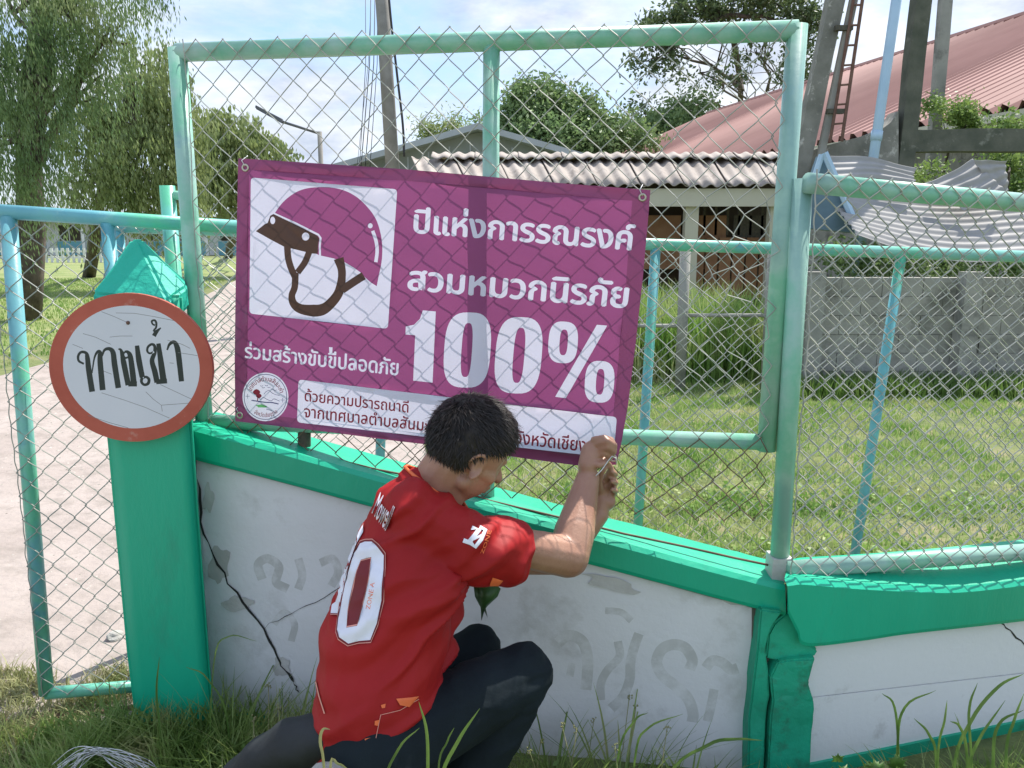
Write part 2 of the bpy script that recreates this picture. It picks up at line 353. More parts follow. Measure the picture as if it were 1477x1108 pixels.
# ------------------------------------------------------------------ chain link
def chain_link(S, W, H, pitch, r=0.0017, vbot=None, vtop=None, jitter=0.0035, seed=0, sides=4, warp=None, skip=None):
    """woven zigzag wires; S(u, v, off) -> world point"""
    mb = MB(); rn = random.Random(seed); hp = pitch/2; nI = int(W/hp); nJ = int(H/hp)+1
    for i in range(-1, nI+1):
        pts = []
        for j in range(nJ+1):
            k = (i + j) & 1; u = (i + k)*hp; v = j*hp
            u += (-1 if k == 0 else 1) * r * 0.9
            if u < 0: u = 0
            if u > W: u = W
            if vbot and v < vbot(u): continue
            if vtop and v > vtop(u): continue
            if v > H: continue
            du = dv = 0
            if warp: du, dv = warp(u, v)
            a = noise.noise(Vector((u*2.1, v*2.1, seed))) * jitter*3; c = noise.noise(Vector((u*2.1+9, v*2.1, seed))) * jitter*3
            pts.append((u + du + a + rn.uniform(-1,1)*jitter*.4, v + dv + c + rn.uniform(-1,1)*jitter*.3, (r if k else -r)))
        if len(pts) < 2: continue
        w = []
        for q in range(len(pts)):
            w.append(S(pts[q][0], pts[q][1], pts[q][2]))
            if q < len(pts)-1:            # a slight bend keeps the weave from reading as straight lines
                a, b = pts[q], pts[q+1]
                w.append(S(a[0]*.82+b[0]*.18, a[1]*.80+b[1]*.20, a[2])); w.append(S(a[0]*.18+b[0]*.82, a[1]*.20+b[1]*.80, b[2]))
        mb.tube(w, r, sides, caps=False)
    return mb

# ================================================================== SETTING: ground, path
def sheet_poly(name, pts, z, m, **kw):
    bm = bmesh.new(); vs = [bm.verts.new((x, y, z)) for x, y in pts]; f = bm.faces.new(vs)
    if f.normal.z < 0: f.normal_flip()
    me = bpy.data.meshes.new(name); bm.to_mesh(me); bm.free(); return link(name, me, m, **kw)
sheet_poly('ground', [(-400,-30),(400,-30),(400,900),(-400,900)], 0.0, M['soil'], kind='structure')
road = [(-9,-3),(-8,4),(-5.9,8.4),(-5.9,11),(-7.2,17),(-9.9,29),(-15,52),(-11.5,52),(-6,29),(-3.0,17),(-1.2,9),(-.5,5),(-.55,3.0),(-1.0,2.62),(-1.15,2.3),(-1.75,2.1),(-1.9,1.2),(-2,-3)]
sheet_poly('road', road, 0.006, M['path'], kind='structure')
sheet_poly('lawn', [(-60,9.5),(-7.2,9.2),(-6.9,11.4),(-7.9,17),(-10.4,29),(-15.6,52),(-16,58),(-70,58)], 0.004, M['lawn'], kind='structure')
sheet_poly('side_lawn', [(-.9,2.75),(12,2.75),(16,8),(16,30),(-5.2,30),(-2.4,17),(-.9,9),(-.3,5),(-.35,3.1)], 0.008, M['soil'], kind='structure')

def grass_stuff(name, poly_fn, n, area, hmin, hmax, wd, m, z=0.0, lean=0.5, parent=None, density_noise=None, **kw):
    x0, x1, y0, y1 = area; X = RNG.uniform(x0, x1, n*2); Y = RNG.uniform(y0, y1, n*2)
    k = poly_fn(X, Y)
    if density_noise:
        dn = np.array([noise.noise(Vector((a*density_noise, b*density_noise, 3.3))) for a, b in zip(X, Y)]); k &= (dn > RNG.uniform(-.6, .35, len(X)))
    X, Y = X[k][:n], Y[k][:n]; n = len(X)
    h = RNG.uniform(hmin, hmax, n); a = RNG.uniform(0, 2*np.pi, n); le = RNG.uniform(.1, 1, n)*lean*h; ww = wd*RNG.uniform(.6, 1.3, n)
    b = RNG.uniform(0, 2*np.pi, n); dx, dy = np.cos(a)*ww, np.sin(a)*ww; lx, ly = np.cos(b)*le, np.sin(b)*le; Z = np.full(n, z)
    V = np.empty((n, 5, 3))
    V[:,0] = np.c_[X-dx, Y-dy, Z]; V[:,1] = np.c_[X+dx, Y+dy, Z]
    V[:,2] = np.c_[X+dx*.8+lx*.4, Y+dy*.8+ly*.4, Z+h*.6]; V[:,3] = np.c_[X-dx*.8+lx*.4, Y-dy*.8+ly*.4, Z+h*.6]
    V[:,4] = np.c_[X+lx, Y+ly, Z+h*.95]
    i = np.arange(n)[:,None]*5
    Fc = np.concatenate([i+[0,1,2], i+[0,2,3], i+[3,2,4]])
    return link(name, fast_mesh(name, V.reshape(-1,3), Fc), m, parent, kind='stuff', **kw)
yes = lambda x, y: np.ones(len(x), bool)
grass_stuff('lawn_grass', lambda x, y: (x > -.55+0*y) & (x < 0.1+y*.75), 85000, (-.6, 8.5, 2.75, 9.6), .02, .075, .0035, M['blade'], z=.006, density_noise=1.6, lean=.9, label='patchy sunlit grass covering the yard behind the fence', cat='grass')
def far_lawn(x, y):
    l = np.interp(y, [9.2, 11.4, 17, 29], [-6.2, -6.3, -7.5, -10.2]); return (x < l) & (x > -.72*y - 1.5)
grass_stuff('far_lawn_grass', far_lawn, 30000, (-24, -6, 9.3, 30), .03, .07, .010, M['blade'], z=.004, label='mown grass on the sunny lawn left of the road', cat='grass')
# ================================================================== foliage helpers
def leaves(blobs, n, size, clump, droop=0.0, seed=1, aspect=2.2):
    """blobs: (centre, radii, weight) -> leaf quads gathered in clumps, with gaps between"""
    rg = np.random.default_rng(seed); wts = np.array([b[2] for b in blobs], float); wts /= wts.sum(); V = []; ncl = max(4, int(n/clump))
    pick = rg.choice(len(blobs), ncl, p=wts); C = np.empty((ncl,3))
    for i, b in enumerate(pick):
        d = rg.normal(size=3); d /= np.linalg.norm(d); rr = rg.uniform(.35, 1.0)**.5
        C[i] = np.array(blobs[b][0]) + d*rr*np.array(blobs[b][1])
    cs = rg.uniform(.5, 1.3, ncl)*size*5.0
    idx = rg.integers(0, ncl, n); off = rg.normal(size=(n,3))*cs[idx][:,None]*.5
    if droop: off[:,2] = -np.abs(rg.normal(size=n))*cs[idx]*droop; off[:,:2] *= .45
    Pn = C[idx] + off; a = rg.normal(size=(n,3)); a /= np.linalg.norm(a, axis=1)[:,None]
    if droop: a = a*.35 + np.array([.10,0,-1]); a /= np.linalg.norm(a, axis=1)[:,None]
    c = rg.normal(size=(n,3)); bvec = np.cross(a, c); bvec /= np.linalg.norm(bvec, axis=1)[:,None]+1e-9
    s = (size*rg.uniform(.6, 1.3, n))[:,None]; a = a*s; bvec = bvec*s/aspect
    V = np.stack([Pn-a, Pn+bvec, Pn+a, Pn-bvec], 1).reshape(-1,3); Fc = np.arange(n*4).reshape(-1,4)
    return V, Fc
def limb(mb, p0, p1, r0, r1, seg=6, wob=.12, rn=random):
    p0 = Vector(p0); p1 = Vector(p1); L_ = (p1-p0).length; pts = []
    ph = rn.uniform(0, 9)
    for i in range(seg+1):
        t = i/seg; p = p0.lerp(p1, t) + noise.noise_vector(Vector((t*2.2, ph, ph)))*wob*L_*math.sin(math.pi*min(1, t*1.0))
        pts.append(p)
    mb.tube(pts, [r0+(r1-r0)*i/seg for i in range(seg+1)], 7); return pts
def tree(name, label, base, top, r0, blobs, n, size, clump, m, droop=0, seed=1, twigs=3, group=None, cat='tree', aspect=2.2):
    rn = random.Random(seed); t = thing(name, label, cat, base, group); mb = MB()
    st = limb(mb, base, top, r0, r0*.45, 7, .06, rn)
    for c, rad, wt in blobs:
        s = st[rn.randint(3, 7)]; lp = limb(mb, s, c, r0*.36, r0*.10, 5, .15, rn)
        for _ in range(twigs):
            d = Vector((rn.gauss(0,1), rn.gauss(0,1), rn.gauss(0,1))).normalized()
            limb(mb, lp[rn.randint(2, 5)], Vector(c) + Vector((d.x*rad[0], d.y*rad[1], d.z*rad[2]))*.85, r0*.12, r0*.03, 4, .15, rn)
    mb.build('trunk', M['bark'], t, True)
    V, Fc = leaves(blobs, n, size, clump, droop, seed, aspect); link('crown', fast_mesh('crown', V, Fc), m, t); return t
def blob(px, py, Y, rx, ry, wt=1.0):    # radii in photo pixels at that distance
    c = P(px, py, Y); s = Y/F; return (tuple(c), (rx*s, max(rx, ry)*s*.8, ry*s), wt*rx*ry)

# far background: a belt of woodland that closes the horizon
rg = random.Random(5)
bl = []
for x in range(-120, 130, 7): bl.append(((x, 150+rg.uniform(-8, 8), 2.5), (6, 5, rg.uniform(3, 5.5)), 1))
V, Fc = leaves(bl, 16000, .7, 30, 0, 11); link('distant_woodland', fast_mesh('distant_woodland', V, Fc), M['leaf_d'], kind='stuff', label='distant strip of trees along the horizon', cat='woodland')

# left trees
g0 = PG(35, 462)
tree('willow_tree', 'tall weeping tree at far left with a dark gnarled trunk on the lawn', (g0.x, g0.y, 0), tuple(P(60, -40, g0.y)), .30,
     [blob(20,20,14.2,110,70), blob(110,10,14.4,60,55), blob(150,60,14.6,45,40), blob(40,110,14,70,60), blob(20,200,13.8,60,55), blob(130,-60,14.5,120,60), blob(-90,80,14.5,90,150), blob(55,245,14,32,35,.8), blob(120,110,14.8,34,34,.5)],
     46000, .048, 24, M['leaf_w'], droop=2.6, seed=3, twigs=5, aspect=4.2)
tree('tree_behind_willow', 'leafy drooping tree standing between the tall weeping tree and the rounded tree', tuple(PG(128, 400)), tuple(P(190, 120, 24)), .24,
     [blob(205,95,24.5,32,45,.6), blob(240,110,24,35,45), blob(180,150,24,55,45), blob(130,180,24,55,45), blob(210,220,23.5,70,50), blob(150,260,23.5,60,36), blob(240,280,23.5,55,36), blob(262,180,24,42,55)],
     28000, .085, 22, M['leaf_y'], droop=1.7, seed=5, twigs=4, aspect=3.2)
tree('rounded_tree', 'rounded olive-green tree behind the left side of the mesh panel', tuple(PG(330, 372)), tuple(P(330, 200, 32)), .28,
     [blob(330,190,32,50,36), blob(370,220,32,48,36), blob(300,230,32,46,46), blob(350,265,31.5,75,42), blob(410,255,32,30,22,.6), blob(420,222,33,20,12,.4), blob(290,170,32,25,20,.4)],
     18000, .10, 24, M['leaf_y'], droop=.8, seed=8, twigs=3)
tree('distant_round_tree', 'broad dense green tree above the weathered roof at the centre', tuple(PG(790, 365)), tuple(P(790, 170, 40)), .3,
     [blob(770,150,40,45,30), blob(820,165,40,48,28), blob(740,190,40,36,34), blob(880,195,40,45,24), blob(800,200,40,95,30), blob(700,180,41,20,12,.6), blob(925,205,40,25,15,.6)],
     22000, .13, 26, M['leaf_d'], seed=12)
tree('tall_sparse_tree', 'tall open-branched tree behind the right end of the top rail', tuple(PG(1062, 350)), tuple(P(1052, 20, 60)), .50,
     [blob(950,45,60,32,22), blob(1000,15,60,45,22), blob(1060,-5,60,50,20), blob(1120,5,60,45,26), blob(1165,45,60,28,28), blob(945,88,60,36,12,.7), blob(1150,105,60,30,24,.7),
      blob(1010,105,60,34,14,.18), blob(1090,75,60,34,14,.15), blob(930,165,60,24,16,.5), blob(1180,125,60,16,14,.5), blob(1060,120,60,30,10,.15)],
     11000, .19, 44, M['leaf_s'], seed=21, twigs=8)
tree('hedge_tree', 'low broad-leaved tree beside the red roof under the sparse tree', tuple(PG(940, 352)), tuple(P(935, 200, 57)), .2,
     [blob(925,195,57,24,14), blob(960,185,57,26,22), blob(985,165,58,26,18,.6), blob(1020,150,58,22,10,.5)], 4200, .19, 26, M['leaf_d'], seed=23)
tree('yellow_bush', 'yellow-green bush between the dark tower leg and the red roof', tuple(PG(1370, 372)), tuple(P(1375, 190, 13.6)), .05,
     [blob(1385,165,13.6,20,14), blob(1345,152,13.4,10,6,.8), blob(1400,180,13.6,14,10)], 2600, .035, 14, M['leaf_b'], seed=31, cat='bush')
tree('green_bush', 'dense green bush at the right edge behind the crumpled sheets', tuple(P(1450, 400, 13)), tuple(P(1455, 250, 12)), .05,
     [blob(1460,185,13,30,14), blob(1455,240,12.6,36,24), blob(1465,300,12.3,40,40), blob(1340,252,12.4,28,14,.8), blob(1330,262,12,10,8)], 6000, .04, 16, M['leaf_b'], seed=33, cat='bush')
tree('shrub_row', 'dark green shrubs under the crumpled sheets behind the block wall', tuple(PG(1300,520)), tuple(P(1300,380,10.6)), .05,
     [blob(1230,375,10.6,50,24), blob(1320,385,10.6,60,22), blob(1420,380,10.6,60,26), blob(1490,370,10.6,50,36), blob(1450,330,11.2,40,20,.6)], 6500, .036, 16, M['leaf_d'], seed=35, cat='bush')
for k, (px, py, sc_) in enumerate(((618,190,9),(655,185,12),(635,200,8))):
    tree('palm_tuft', ['small feathery treetop left of the grey gable slope','larger feathery treetop beside the grey gable apex','lowest feathery treetop on the grey roof line'][k], tuple(PG(px, 358)), tuple(P(px, py+6, 55)), .10,
         [blob(px,py,55,sc_,sc_*.6)], 700, .20, 10, M['leaf_y'], seed=40+k, twigs=1, aspect=5)

# ================================================================== buildings behind
# school block at far left
b = thing('school_building', 'long low school block with pale roof and blue walls beyond the left lawn', 'building', (-32, 66, 0))
SX0, SX1, SY = -48, -12, 66
MB().box((SX0, SY, 0), (SX1, SY+8, 3.0)).build('wall', M['white'], b)
MB().add([(SX0-1,SY-1.6,3.0),(SX1+1,SY-1.6,3.0),(SX1+1,SY+4,5.4),(SX0-1,SY+4,5.4),(SX1+1,SY+9.6,3.0),(SX0-1,SY+9.6,3.0)], [(0,1,2,3),(3,2,4,5),(0,3,5),(1,4,2),(0,5,4,1)]).build('roof', M['greyroof'], b)
MB().box((SX0-.5,SY-1.58,2.72),(SX1+.5,SY-1.45,3.02)).build('fascia', M['rust'], b)
for i in range(11):
    x = SX0+1.5+i*3.25
    wn = MB().box((x, SY-.06, .0), (x+2.3, SY-.005, 1.1)).build('dado', M['teal'], b)
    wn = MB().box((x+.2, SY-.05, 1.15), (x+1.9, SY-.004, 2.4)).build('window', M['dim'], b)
    MB().box((x+1.0, SY-.09, 1.15), (x+1.08, SY-.052, 2.4)).build('frame', M['white'], wn)
    MB().box((x-.5, SY-1.5, 0), (x-.28, SY-1.3, 2.72)).build('column', M['white'], b)
b = thing('far_house', 'pale house with grey tiled roof beyond the trees at far left', 'house', (-40, 88, 0))
MB().box((-62, 88, 0), (-26, 96, 5.6)).build('wall', M['cream'], b)
MB().add([(-64,86,5.6),(-24,86,5.6),(-27,92,8.6),(-61,92,8.6),(-24,98,5.6),(-64,98,5.6)], [(0,1,2,3),(3,2,4,5),(0,3,5),(1,4,2),(0,5,4,1)]).build('roof', M['greyroof'], b)
for i in range(8): MB().box((-60+i*4.2, 87.9, 3.1), (-58+i*4.2, 87.99, 4.6)).build('window', M['dim'], b)
fx = thing('picket_fence', 'low white picket fence in front of the school block', 'fence', (-30, 48, 0))
for i in range(34):
    x = -33+i*.32; MB().box((x, 48, 0), (x+.15, 48.04, .85)).build('picket', M['white'], fx)
MB().box((-33, 48.045, .25), (-22, 48.09, .35)).build('rail', M['white'], fx)
MB().box((-33, 48.045, .6), (-22, 48.09, .7)).build('rail', M['white'], fx)
# grey gabled building
Yg = 34; b = thing('gabled_building', 'grey building with a low gable facing the fence, behind the weathered roof', 'building', (P(690,185,Yg).x, Yg, 0))
A = P(690,187,Yg); Lg = P(480,246,Yg); Rg = P(900,246,Yg)
MB().add([(Lg.x,Yg,0),(Rg.x,Yg,0),(Rg.x,Yg,Rg.z),(A.x,Yg,A.z-.1),(Lg.x,Yg,Lg.z),(Lg.x,Yg+10,0),(Rg.x,Yg+10,0),(Rg.x,Yg+10,Rg.z),(A.x,Yg+10,A.z-.1),(Lg.x,Yg+10,Lg.z)], [(0,1,2,3,4),(9,8,7,6,5),(0,5,6,1),(1,6,7,2),(0,4,9,5)]).build('wall', M['greywall'], b)
for s, Q in ((-1, Lg), (1, Rg)):
    MB().hexa([(A.x,Yg-.8,A.z-.08),(Q.x+s*.6,Yg-.8,Q.z-.26),(Q.x+s*.6,Yg+10.5,Q.z-.26),(A.x,Yg+10.5,A.z-.08)],[(A.x,Yg-.8,A.z+.16),(Q.x+s*.6,Yg-.8,Q.z-.02),(Q.x+s*.6,Yg+10.5,Q.z-.02),(A.x,Yg+10.5,A.z+.16)]).build('roof_slope', M['greyroof'], b)
for i in range(14):
    x = Lg.x+.5+i*(Rg.x-Lg.x)/14; MB().box((x, Yg-.04, 0), (x+.06, Yg-.003, Lg.z-.2+min(x-Lg.x, Rg.x-x)*.24)).build('batten', M['greyroof'], b)
# corrugated helper
def corrugated(fn, nu, nv, lam, amp, Wd):
    """fn(u 0..1, v 0..1) -> point, normal; ridges run along v"""
    V = []; n1 = nu+1
    for j in range(nv+1):
        for i in range(n1):
            u = i/nu; p, n = fn(u, j/nv); V.append(p + n*amp*math.cos(2*math.pi*u*Wd/lam))
    return V, [(j*n1+i, j*n1+i+1, (j+1)*n1+i+1, (j+1)*n1+i) for j in range(nv) for i in range(nu)]
def thicken(me, d):
    bm = bmesh.new(); bm.from_mesh(me); bmesh.ops.solidify(bm, geom=bm.faces[:], thickness=d); bm.to_mesh(me); bm.free(); return me
# weathered long roof
b = thing('roadside_shed', 'long shed with weathered wavy grey-pink roof sheets and dim open front', 'shed', (3.5, 16, 0))
e0 = P(612,262,16); e1 = P(1175,272,16); r0_ = P(624,223,17.6); r1_ = P(1180,232,17.6)
e0.z = e1.z = (e0.z+e1.z)/2; r0_.z = r1_.z = (r0_.z+r1_.z)/2
Wd = e1.x-e0.x; ns = 9
for i in range(ns):
    a0, a1 = i/ns, (i+1)/ns+.012
    def fn(u, v, a0=a0, a1=a1, i=i):
        t = a0+(a1-a0)*u; e = e0.lerp(e1, t); r = r0_.lerp(r1_, t-.055); p = e.lerp(r, v); n = Vector((0,-.55,.83)); return p + n*(i % 2)*.012 + Vector((0,0,noise.noise(Vector((t*9, v, 2)))*.03)), n
    V, Fc = corrugated(fn, 30, 4, .23, .036, Wd/ns); me = thicken(fast_mesh('roof_sheet', V, Fc), .012); link('roof_sheet', me, M['asb'], b, True)
    def fr(u, v, a0=a0, a1=a1):
        t = a0+(a1-a0)*u; r = r0_.lerp(r1_, t) + Vector((0, -.42+.84*v, .10 - abs(v-.5)*.28 )); return r, Vector((0,0,1))
    V, Fc = corrugated(fr, 30, 4, .23, .025, Wd/ns); link('ridge_cap', thicken(fast_mesh('ridge_cap', V, Fc), .012), M['asb'], b, True)
MB().box((e0.x+.3, 16.12, e0.z-.40), (e1.x, 16.22, e0.z-.06)).build('fascia', M['cream'], b)
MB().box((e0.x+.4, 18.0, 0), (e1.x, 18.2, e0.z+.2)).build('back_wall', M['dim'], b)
for px in (625, 735, 850, 998, 1120): 
    c = P(px, 300, 16.3); MB().box((c.x-.13, 16.25, 0), (c.x+.13, 16.5, e0.z-.1)).build('post', M['cream'], b)
c0 = P(1000,300,16.9); c1 = P(1118,300,16.9)
for k in range(6):
    xa = c0.x+(c1.x-c0.x)*k/6; MB().box((xa+.02, 16.9, .3), (xa+(c1.x-c0.x)/6-.02, 16.95, 1.55), ).build('shutter_board', M['brown'], b)
for k in range(7):
    xa = e0.x+.6+k*.95; MB().box((xa, 17.0, .9), (xa+.8, 17.04, 2.0)).build('shutter_board', M['brown'] if k%3 else M['darksteel'], b)
for k in range(8):
    xa = c0.x+k*.24; MB().box((xa, 17.0, 1.6), (xa+.05, 17.05, 2.3)).build('bar', M['darksteel'], b)
# big red-roofed hall
b = thing('red_roofed_hall', 'large hall with a long ribbed red metal roof at upper right', 'hall', (12, 30, 0))
dv = Vector((-.231, .973, 0)); pv = Vector((-.973, -.231, 0))
rA = Vector((17.9, 30, 9.1)) - dv*16; rB = Vector((12.4, 53.2, 9.1)); span = 11.9; rise = 5.2; Lr = (rB-rA).length
def roof_pt(s, t, side=1): return rA + dv*(s*Lr) + pv*(span*t*side) + Vector((0,0,-rise*t))
nn = (dv.cross(pv)).normalized(); nn = Vector((pv.x*rise, pv.y*rise, span)).normalized()
def fh(u, v): return roof_pt(u, v), nn
V, Fc = corrugated(fh, int(Lr/.44)*4, 2, .44, .10, Lr)
link('roof', fast_mesh('roof', V, Fc), M['redroof'], b, False)
MB().add([roof_pt(0,0,-1), roof_pt(1,0,-1), roof_pt(1,1,-1), roof_pt(0,1,-1)], [(0,1,2,3)]).build('far_roof_slope', M['redroof'], b)
MB().tube([roof_pt(0,0)+Vector((0,0,.05)), roof_pt(1,0)+Vector((0,0,.05))], .14, 6).build('ridge_cap', M['redroof'], b)
W0, W1 = roof_pt(0,.93), roof_pt(1,.93); X0, X1 = roof_pt(0,.93,-1), roof_pt(1,.93,-1)
def wq(a, c, z): return [(a.x,a.y,0),(c.x,c.y,0),(c.x,c.y,z),(a.x,a.y,z)]
MB().add(wq(W0,W1,W0.z-.1), [(0,1,2,3)]).add(wq(X0,X1,W0.z-.1), [(0,1,2,3)]).add(wq(W1,X1,W0.z-.1)+[tuple(rB-Vector((0,0,.3)))], [(0,1,2,4,3)]).add(wq(W0,X0,W0.z-.1)+[tuple(rA-Vector((0,0,.3)))], [(0,1,2,4,3)]).build('wall', M['concrete'], b)
q0, q1 = roof_pt(0,1.0), roof_pt(1,1.0)
MB().hexa([q0+Vector((0,0,-.22)), q1+Vector((0,0,-.22)), q1-pv*.9+Vector((0,0,-.22)), q0-pv*.9+Vector((0,0,-.22))], [q0+Vector((0,0,-.06)), q1+Vector((0,0,-.06)), q1-pv*.9+Vector((0,0,-.06)), q0-pv*.9+Vector((0,0,-.06))]).build('eave', M['cream'], b)
# ================================================================== water tower frame, ladder, pipes
def column(mb, a, c, wa, wc, dp):
    a = Vector(a); c = Vector(c); return mb.hexa([a+Vector((-wa,-dp,0)), a+Vector((wa,-dp,0)), a+Vector((wa,dp,0)), a+Vector((-wa,dp,0))], [c+Vector((-wc,-dp,0)), c+Vector((wc,-dp,0)), c+Vector((wc,dp,0)), c+Vector((-wc,dp,0))])
tw = thing('water_tower_frame', 'weathered concrete tower frame with tall legs and a cross beam at upper right', 'tower', (5.2, 11.5, 0))
def legpts(pxt, pxb, yb, Y, ext=1.35):
    t = P(pxt, 0, Y); bt = P(pxb, yb, Y); d = t-bt; top = bt + d*ext*1.6; k = bt.z/d.z; return bt - d*k, top
a, c = legpts(1203, 1155, 232, 11.2); me = column(MB(), a, c, .115, .10, .10).mesh('leg'); roughen(me, .03, 2.2, 8); link('leg', me, M['mottled'], tw)
a, c = legpts(1329, 1303, 232, 11.4); me = column(MB(), a, c, .115, .10, .10).mesh('leg'); roughen(me, .02, 2.2, 8); link('leg', me, M['darkconc'], tw)
a, c = legpts(1363, 1344, 245, 14.0); me = column(MB(), a, c, .085, .08, .08).mesh('leg'); roughen(me, .02, 2.2, 6); link('leg', me, M['concrete'], tw)
bA, bB = P(1300, 203, 11.4), P(1560, 206, 11.4)
me = MB().box((bA.x, 11.3, bA.z-.15), (bB.x, 11.55, bA.z+.14)).mesh('beam'); roughen(me, .02, 2, 7); link('beam', me, M['darkconc'], tw)
# lower beam with curved haunches between the first two legs
top = [P(x, y, 11.3) for x, y in curve([(1160,222),(1185,212),(1215,204),(1245,196),(1268,188),(1285,176),(1296,160)])]
lo = [P(x, y, 11.3) for x, y in curve([(1160,262),(1185,262),(1215,262),(1245,262),(1268,262),(1285,262),(1296,262)])]
mb = MB(); k = len(top)
mb.add([tuple(p) for p in top+lo] + [(p.x, p.y+.3, p.z) for p in top+lo], [(i+k,i+1+k,i+1,i) for i in range(k-1)] + [(i,i+1,i+1+2*k,i+2*k) for i in range(k-1)] + [(i+3*k,i+2*k,i+1+2*k,i+1+3*k) for i in range(k-1)] + [(i+1+k,i+k,i+3*k,i+1+3*k) for i in range(k-1)])
mb.build('haunched_beam', M['mottled'], tw)
hp_ = [P(x, y, 11.35) for x, y in curve([(1304,170),(1312,180),(1325,188),(1338,190)])]; lp_ = P(1304, 192, 11.35)
mb = MB(); k = len(hp_); mb.add([tuple(p) for p in hp_]+[tuple(lp_)] + [(p.x,p.y+.2,p.z) for p in hp_]+[(lp_.x,lp_.y+.2,lp_.z)], [tuple(range(k,-1,-1)), tuple(range(k+1, 2*k+2))] + [(i,i+1,i+k+2,i+k+1) for i in range(k-1)]); mb.build('haunch', M['darkconc'], tw)
lad = thing('ladder', 'rusty steel ladder leaning beside the mottled tower leg', 'ladder', tuple(P(1215, 204, 11.0)))
def lp(px0, py0, px1, py1, Y, ext=2.0): a = P(px0, py0, Y); c = P(px1, py1, Y); return c, c + (a-c)*ext
ra = (P(1197,206,11), P(1197,206,11)+(P(1231,0,11)-P(1197,206,11))*1.9); rb = (P(1214,204,11), P(1214,204,11)+(P(1244,0,11)-P(1214,204,11))*1.9)
MB().tube(ra, .020, 6).build('rail', M['rust'], lad); MB().tube(rb, .022, 6).build('rail', M['rust'], lad)
for k in range(13):
    t = .07+k*.073; MB().tube([ra[0].lerp(ra[1], t), rb[0].lerp(rb[1], t)], .014, 6).build('rung', M['rust'], lad)
for y_ in (41, 161):
    a = P(1192+ (y_<100)*12, y_, 11.05); MB().box((a.x, 11.0, a.z-.03), (a.x+.22, 11.08, a.z+.03)).build('bracket', M['darksteel'], lad)
pl = thing('slim_concrete_post', 'slim concrete post leaning beside the ladder', 'post', tuple(P(1188,210,11.1)))
a, c = legpts(1231, 1187, 208, 11.1); column(MB(), a, c, .042, .042, .05).build('shaft', M['concrete'], pl)
pp = thing('blue_pipe', 'tall pale blue pipe standing in front of the red roof', 'pipe', tuple(P(1258,225,10.6)))
a, c = legpts(1293, 1260, 226, 10.6); MB().tube([a, c], .062, 14).build('shaft', M['lblue'], pp, True)
m_ = a.lerp(c, .42); MB().tube([m_, m_+(c-a).normalized()*.12], .072, 14).build('coupling', M['lblue'], pp, True)
# ================================================================== street lamp, utility pole, wires
sl_ = thing('street_lamp', 'street lamp with one long arm above the left of the banner', 'street lamp', (P(461,300,22).x, 22, 0))
t = P(461,190,22); MB().tube([(t.x,22,0), (t.x,22,t.z)], [.075,.06], 10).build('pole', M['pole'], sl_, True)
h1 = P(370,155,22); h2 = P(408,176,22)
MB().tube([(t.x,22,t.z-.05), h2], .035, 8).build('arm', M['lampgrey'], sl_, True)
MB().hexa([h1+Vector((0,-.13,-.05)),h2+Vector((0,-.13,-.05)),h2+Vector((0,.13,-.05)),h1+Vector((0,.13,-.05))],[h1+Vector((0,-.13,.05)),h2+Vector((0,-.1,.07)),h2+Vector((0,.1,.07)),h1+Vector((0,.13,.05))]).build('lamp_head', M['lampgrey'], sl_, bevel=.02)
up = thing('utility_pole', 'tall dark utility pole rising behind the left half of the panel', 'pole', (P(568,300,15).x, 15, 0))
t0 = P(566,240,15); t1 = P(551,0,15); d = t1-t0; a = t0 - d*(t0.z/d.z); c = t0 + d*2.2
MB().tube([a, c], [.135,.105], 10).build('shaft', M['pole'], up, True)
for k, (xt, xb, r, lbl) in enumerate(((527,518,.006,'leftmost of the thin wires at the top rail, left of the utility pole'),(536,520,.008,'thicker middle wire crossing the others left of the utility pole'),(542,526,.008,'slanting service wire second nearest the utility pole'),(545,533,.006,'thin service wire nearest the utility pole on its left'),(538,514,.004,'finest wire, slanting furthest left at its foot beside the utility pole'))):
    a = P(xt, -60, 15.5); c = P(xb, 250, 14.2); m_ = (a+c)/2 + Vector((.06,0,0))
    ob = MB().tube([a, m_, c], r, 5).build('service_wire', M['cable'], None, True, label=lbl, cat='wire', group='wires left of the utility pole')
ob = MB().tube([P(x, y, 14.6) for x, y in curve([(555,-80),(563,20),(573,110),(581,180),(583,226)])], .022, 6).build('drop_cable', M['cable'], None, True, label='thick black cable dropping to the right of the utility pole', cat='cable')
# ================================================================== block wall and crumpled sheets
bw = thing('block_wall', 'grey concrete block wall across the far side of the yard', 'wall', (4, 8.3, 0))
x0 = P(1122, 480, 8.3).x; x1 = P(1560, 480, 8.3).x; zt = P(1300, 400, 8.3).z
rows = 6; bh = zt/rows; bwid = .42
for r in range(rows):
    x = x0 - (r % 2)*bwid/2
    while x < x1:
        a0 = max(x, x0); a1 = min(x+bwid-.006, x1)
        if a1-a0 > .05:
            dy = random.uniform(-.006, .006); MB().box((a0, 8.3+dy, r*bh), (a1, 8.45, (r+1)*bh-.006)).build('block', M['block'], bw)
        x += bwid
MB().box((x0+.01, 8.315, 0), (x1-.01, 8.44, zt-.03)).build('mortar', M['concrete'], bw)
for px in (1170, 1392):
    c = P(px, 480, 8.2); MB().box((c.x-.085, 8.12, 0), (c.x+.085, 8.285, zt+.06)).build('pier', M['concrete'], bw)
pf = thing('pipe_fence', 'old grey post-and-pipe fence among tall grass left of the block wall', 'fence', (P(985,500,8.2).x, 8.2, 0))
for px, r in ((985,.055), (1108,.04)):
    c = P(px, 450, 8.2); MB().tube([(c.x,8.2,0),(c.x,8.2,P(px,352,8.2).z)], r, 8).build('post', M['concrete'], pf, True)
a = P(985,455,8.2); c = P(1120,455,8.2); MB().tube([a, c], .02, 8).build('rail', M['concrete'], pf, True)
